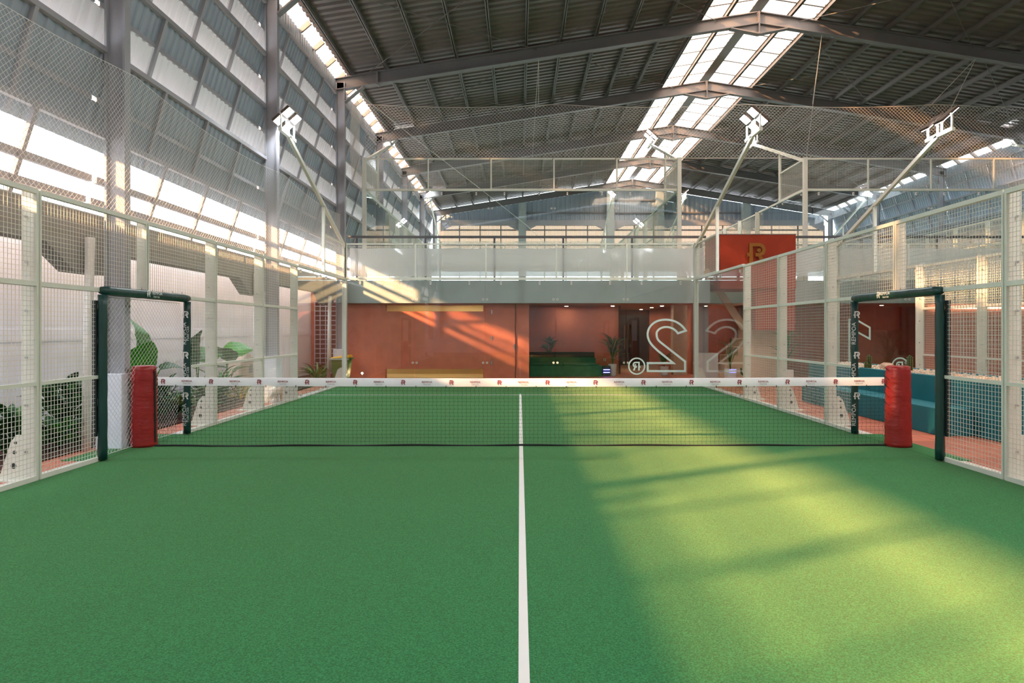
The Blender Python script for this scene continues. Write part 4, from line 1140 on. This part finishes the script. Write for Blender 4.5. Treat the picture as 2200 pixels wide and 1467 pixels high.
obj('grass', MB().box(7.76, 8.72, 2.0, 3.0, .5, .72), M['lawn'], p2, kind='stuff')

# ---- pots and lobby things
def pot_mesh(r0, r1, h): return MB().lathe([(r0*.9,0),(r0,.02),(r1,h*.92),(r1,h),(r1*.86,h),(r1*.84,h*.88),(.005,h*.88)], (0,0,0), 24)
def potted(name, label, x, y, r0, r1, h, kind, mats, n, ph, spread, sc, ribs=False):
    t = thing(name, label, 'potted plant', (x, y, 0))
    p = obj('pot', pot_mesh(r0, r1, h), M['pot'], t, smooth=False)
    if ribs:
        rb = MB()
        for i in range(26):
            a = 2*math.pi*i/26; rb.bar(((r0+.004)*math.cos(a),(r0+.004)*math.sin(a),.02),((r1+.004)*math.cos(a),(r1+.004)*math.sin(a),h*.98),.014,.014)
        obj('rib', rb, M['pot'], p, kind='stuff')
    rnd = random.Random(int(x*53))
    for i in range(n):
        a = 2*math.pi*i/n*2.4; up = rnd.uniform(.5,2.2)
        b = (spread*.3*math.cos(a)*rnd.random(), spread*.3*math.sin(a)*rnd.random(), h + ph*rnd.uniform(.15,.75))
        add_leaf(t, leaf(kind, rnd.choice(mats)), b, (math.cos(a), math.sin(a), up), sc*rnd.uniform(.7,1.2), 0, True, 'palm', .008, (0,0,h*.85))
    return t
potted('potted_palm', 'leafy palm in a round white pot beside the green sofa', 3.12, 13.6, .125, .145, .40, 'blade', ['palm','leafd','palm','leafm'], 46, .95, .5, .85)
potted('potted_palm', 'thin stemmed plant in a white pot behind the right side glass', 5.95, 9.95, .15, .17, .45, 'blade', ['palm','leafp'], 14, .9, .4, .6)
potted('potted_palm', 'tall green plant in a ribbed white pot behind the right mesh', 7.55, 10.0, .17, .19, .42, 'blade', ['leafm','palm','leafd'], 40, 1.2, .5, .8, True)
potted('potted_shrub', 'small plant in a white pot at the foot of the cream lobby pillar', 4.95, 13.9, .12, .14, .3, 'broad', ['leafd','palm'], 12, .5, .3, .8)
cactus_t = thing('cactus', 'slim green cactus with curved arms beside the right white pot', 'cactus', (6.35, 9.85, 0))
obj('stem', MB().tube([(0,0,0),(0,0,.3),(.01,0,.62)], [.05,.05,.025], 8), M['cactus'], cactus_t)
obj('arm', MB().tube([(0,0,.25),(-.12,0,.33),(-.13,0,.48)], [.03,.03,.02], 8), M['cactus'], cactus_t)
sf = thing('built_in_sofa', 'long green built in sofa with a planted back in the lobby', 'sofa', (0, 0, 0))
bevel(obj('base', MB().box(.32, 2.72, 13.2, 14.3, 0, .36), M['sofa'], sf), .02)
bevel(obj('backrest', MB().box(.32, 2.60, 14.0, 14.35, .36, .60), M['sofa'], sf), .03)
bevel(obj('seat_cushion', MB().box(.32, 1.42, 13.22, 14.0, .36, .43), M['sofa'], sf), .03)
bevel(obj('seat_cushion', MB().box(1.44, 2.56, 13.22, 14.0, .36, .43), M['sofa'], sf), .03)
obj('back_planting', MB().box(.32, 2.58, 14.2, 14.5, .55, .78), M['sofad'], sf)
ld = thing('led_unit', 'small dark unit with two glowing blue bars beside the sofa', 'light', (0,0,0))
bevel(obj('case', MB().box(2.76, 3.04-.02, 13.35, 13.6, .02, .34), M['dark'], ld), .01)
for z in (.13, .22): obj('light_bar', MB().box(2.78, 3.0, 13.335, 13.348, z-.012, z+.012), M['blue'], ld)
so_ = thing('wall_socket', 'small square socket on the lobby wall above the blue light', 'socket', (2.98, 14.55, .50))
obj('plate', MB().box(-.045,.045,-.012,0,-.045,.045), M['pot'], so_); obj('insert', MB().box(-.018,.018,-.016,-.012,-.018,.018), M['dark'], so_)
for i in range(2):
    x = 8.0 + .9*i
    struct('wall_lobby_pier', MB().box(x-.12, x+.12, 14.8, 15.1, 0, 2.42), M['beigest' if i else 'concd'], label='%s pier at the back of the right lobby' % ('cream' if i else 'grey'))
# strap leaved plants behind the lobby glass
clump('spiky_plant', 'tall paddle leaved plant behind the sofa glass', 1.05, 15.1, 'broad', ['leaft','palm','leafd'], 9, 1.6, .3, 1.6)
bpy.context.view_layer.update()
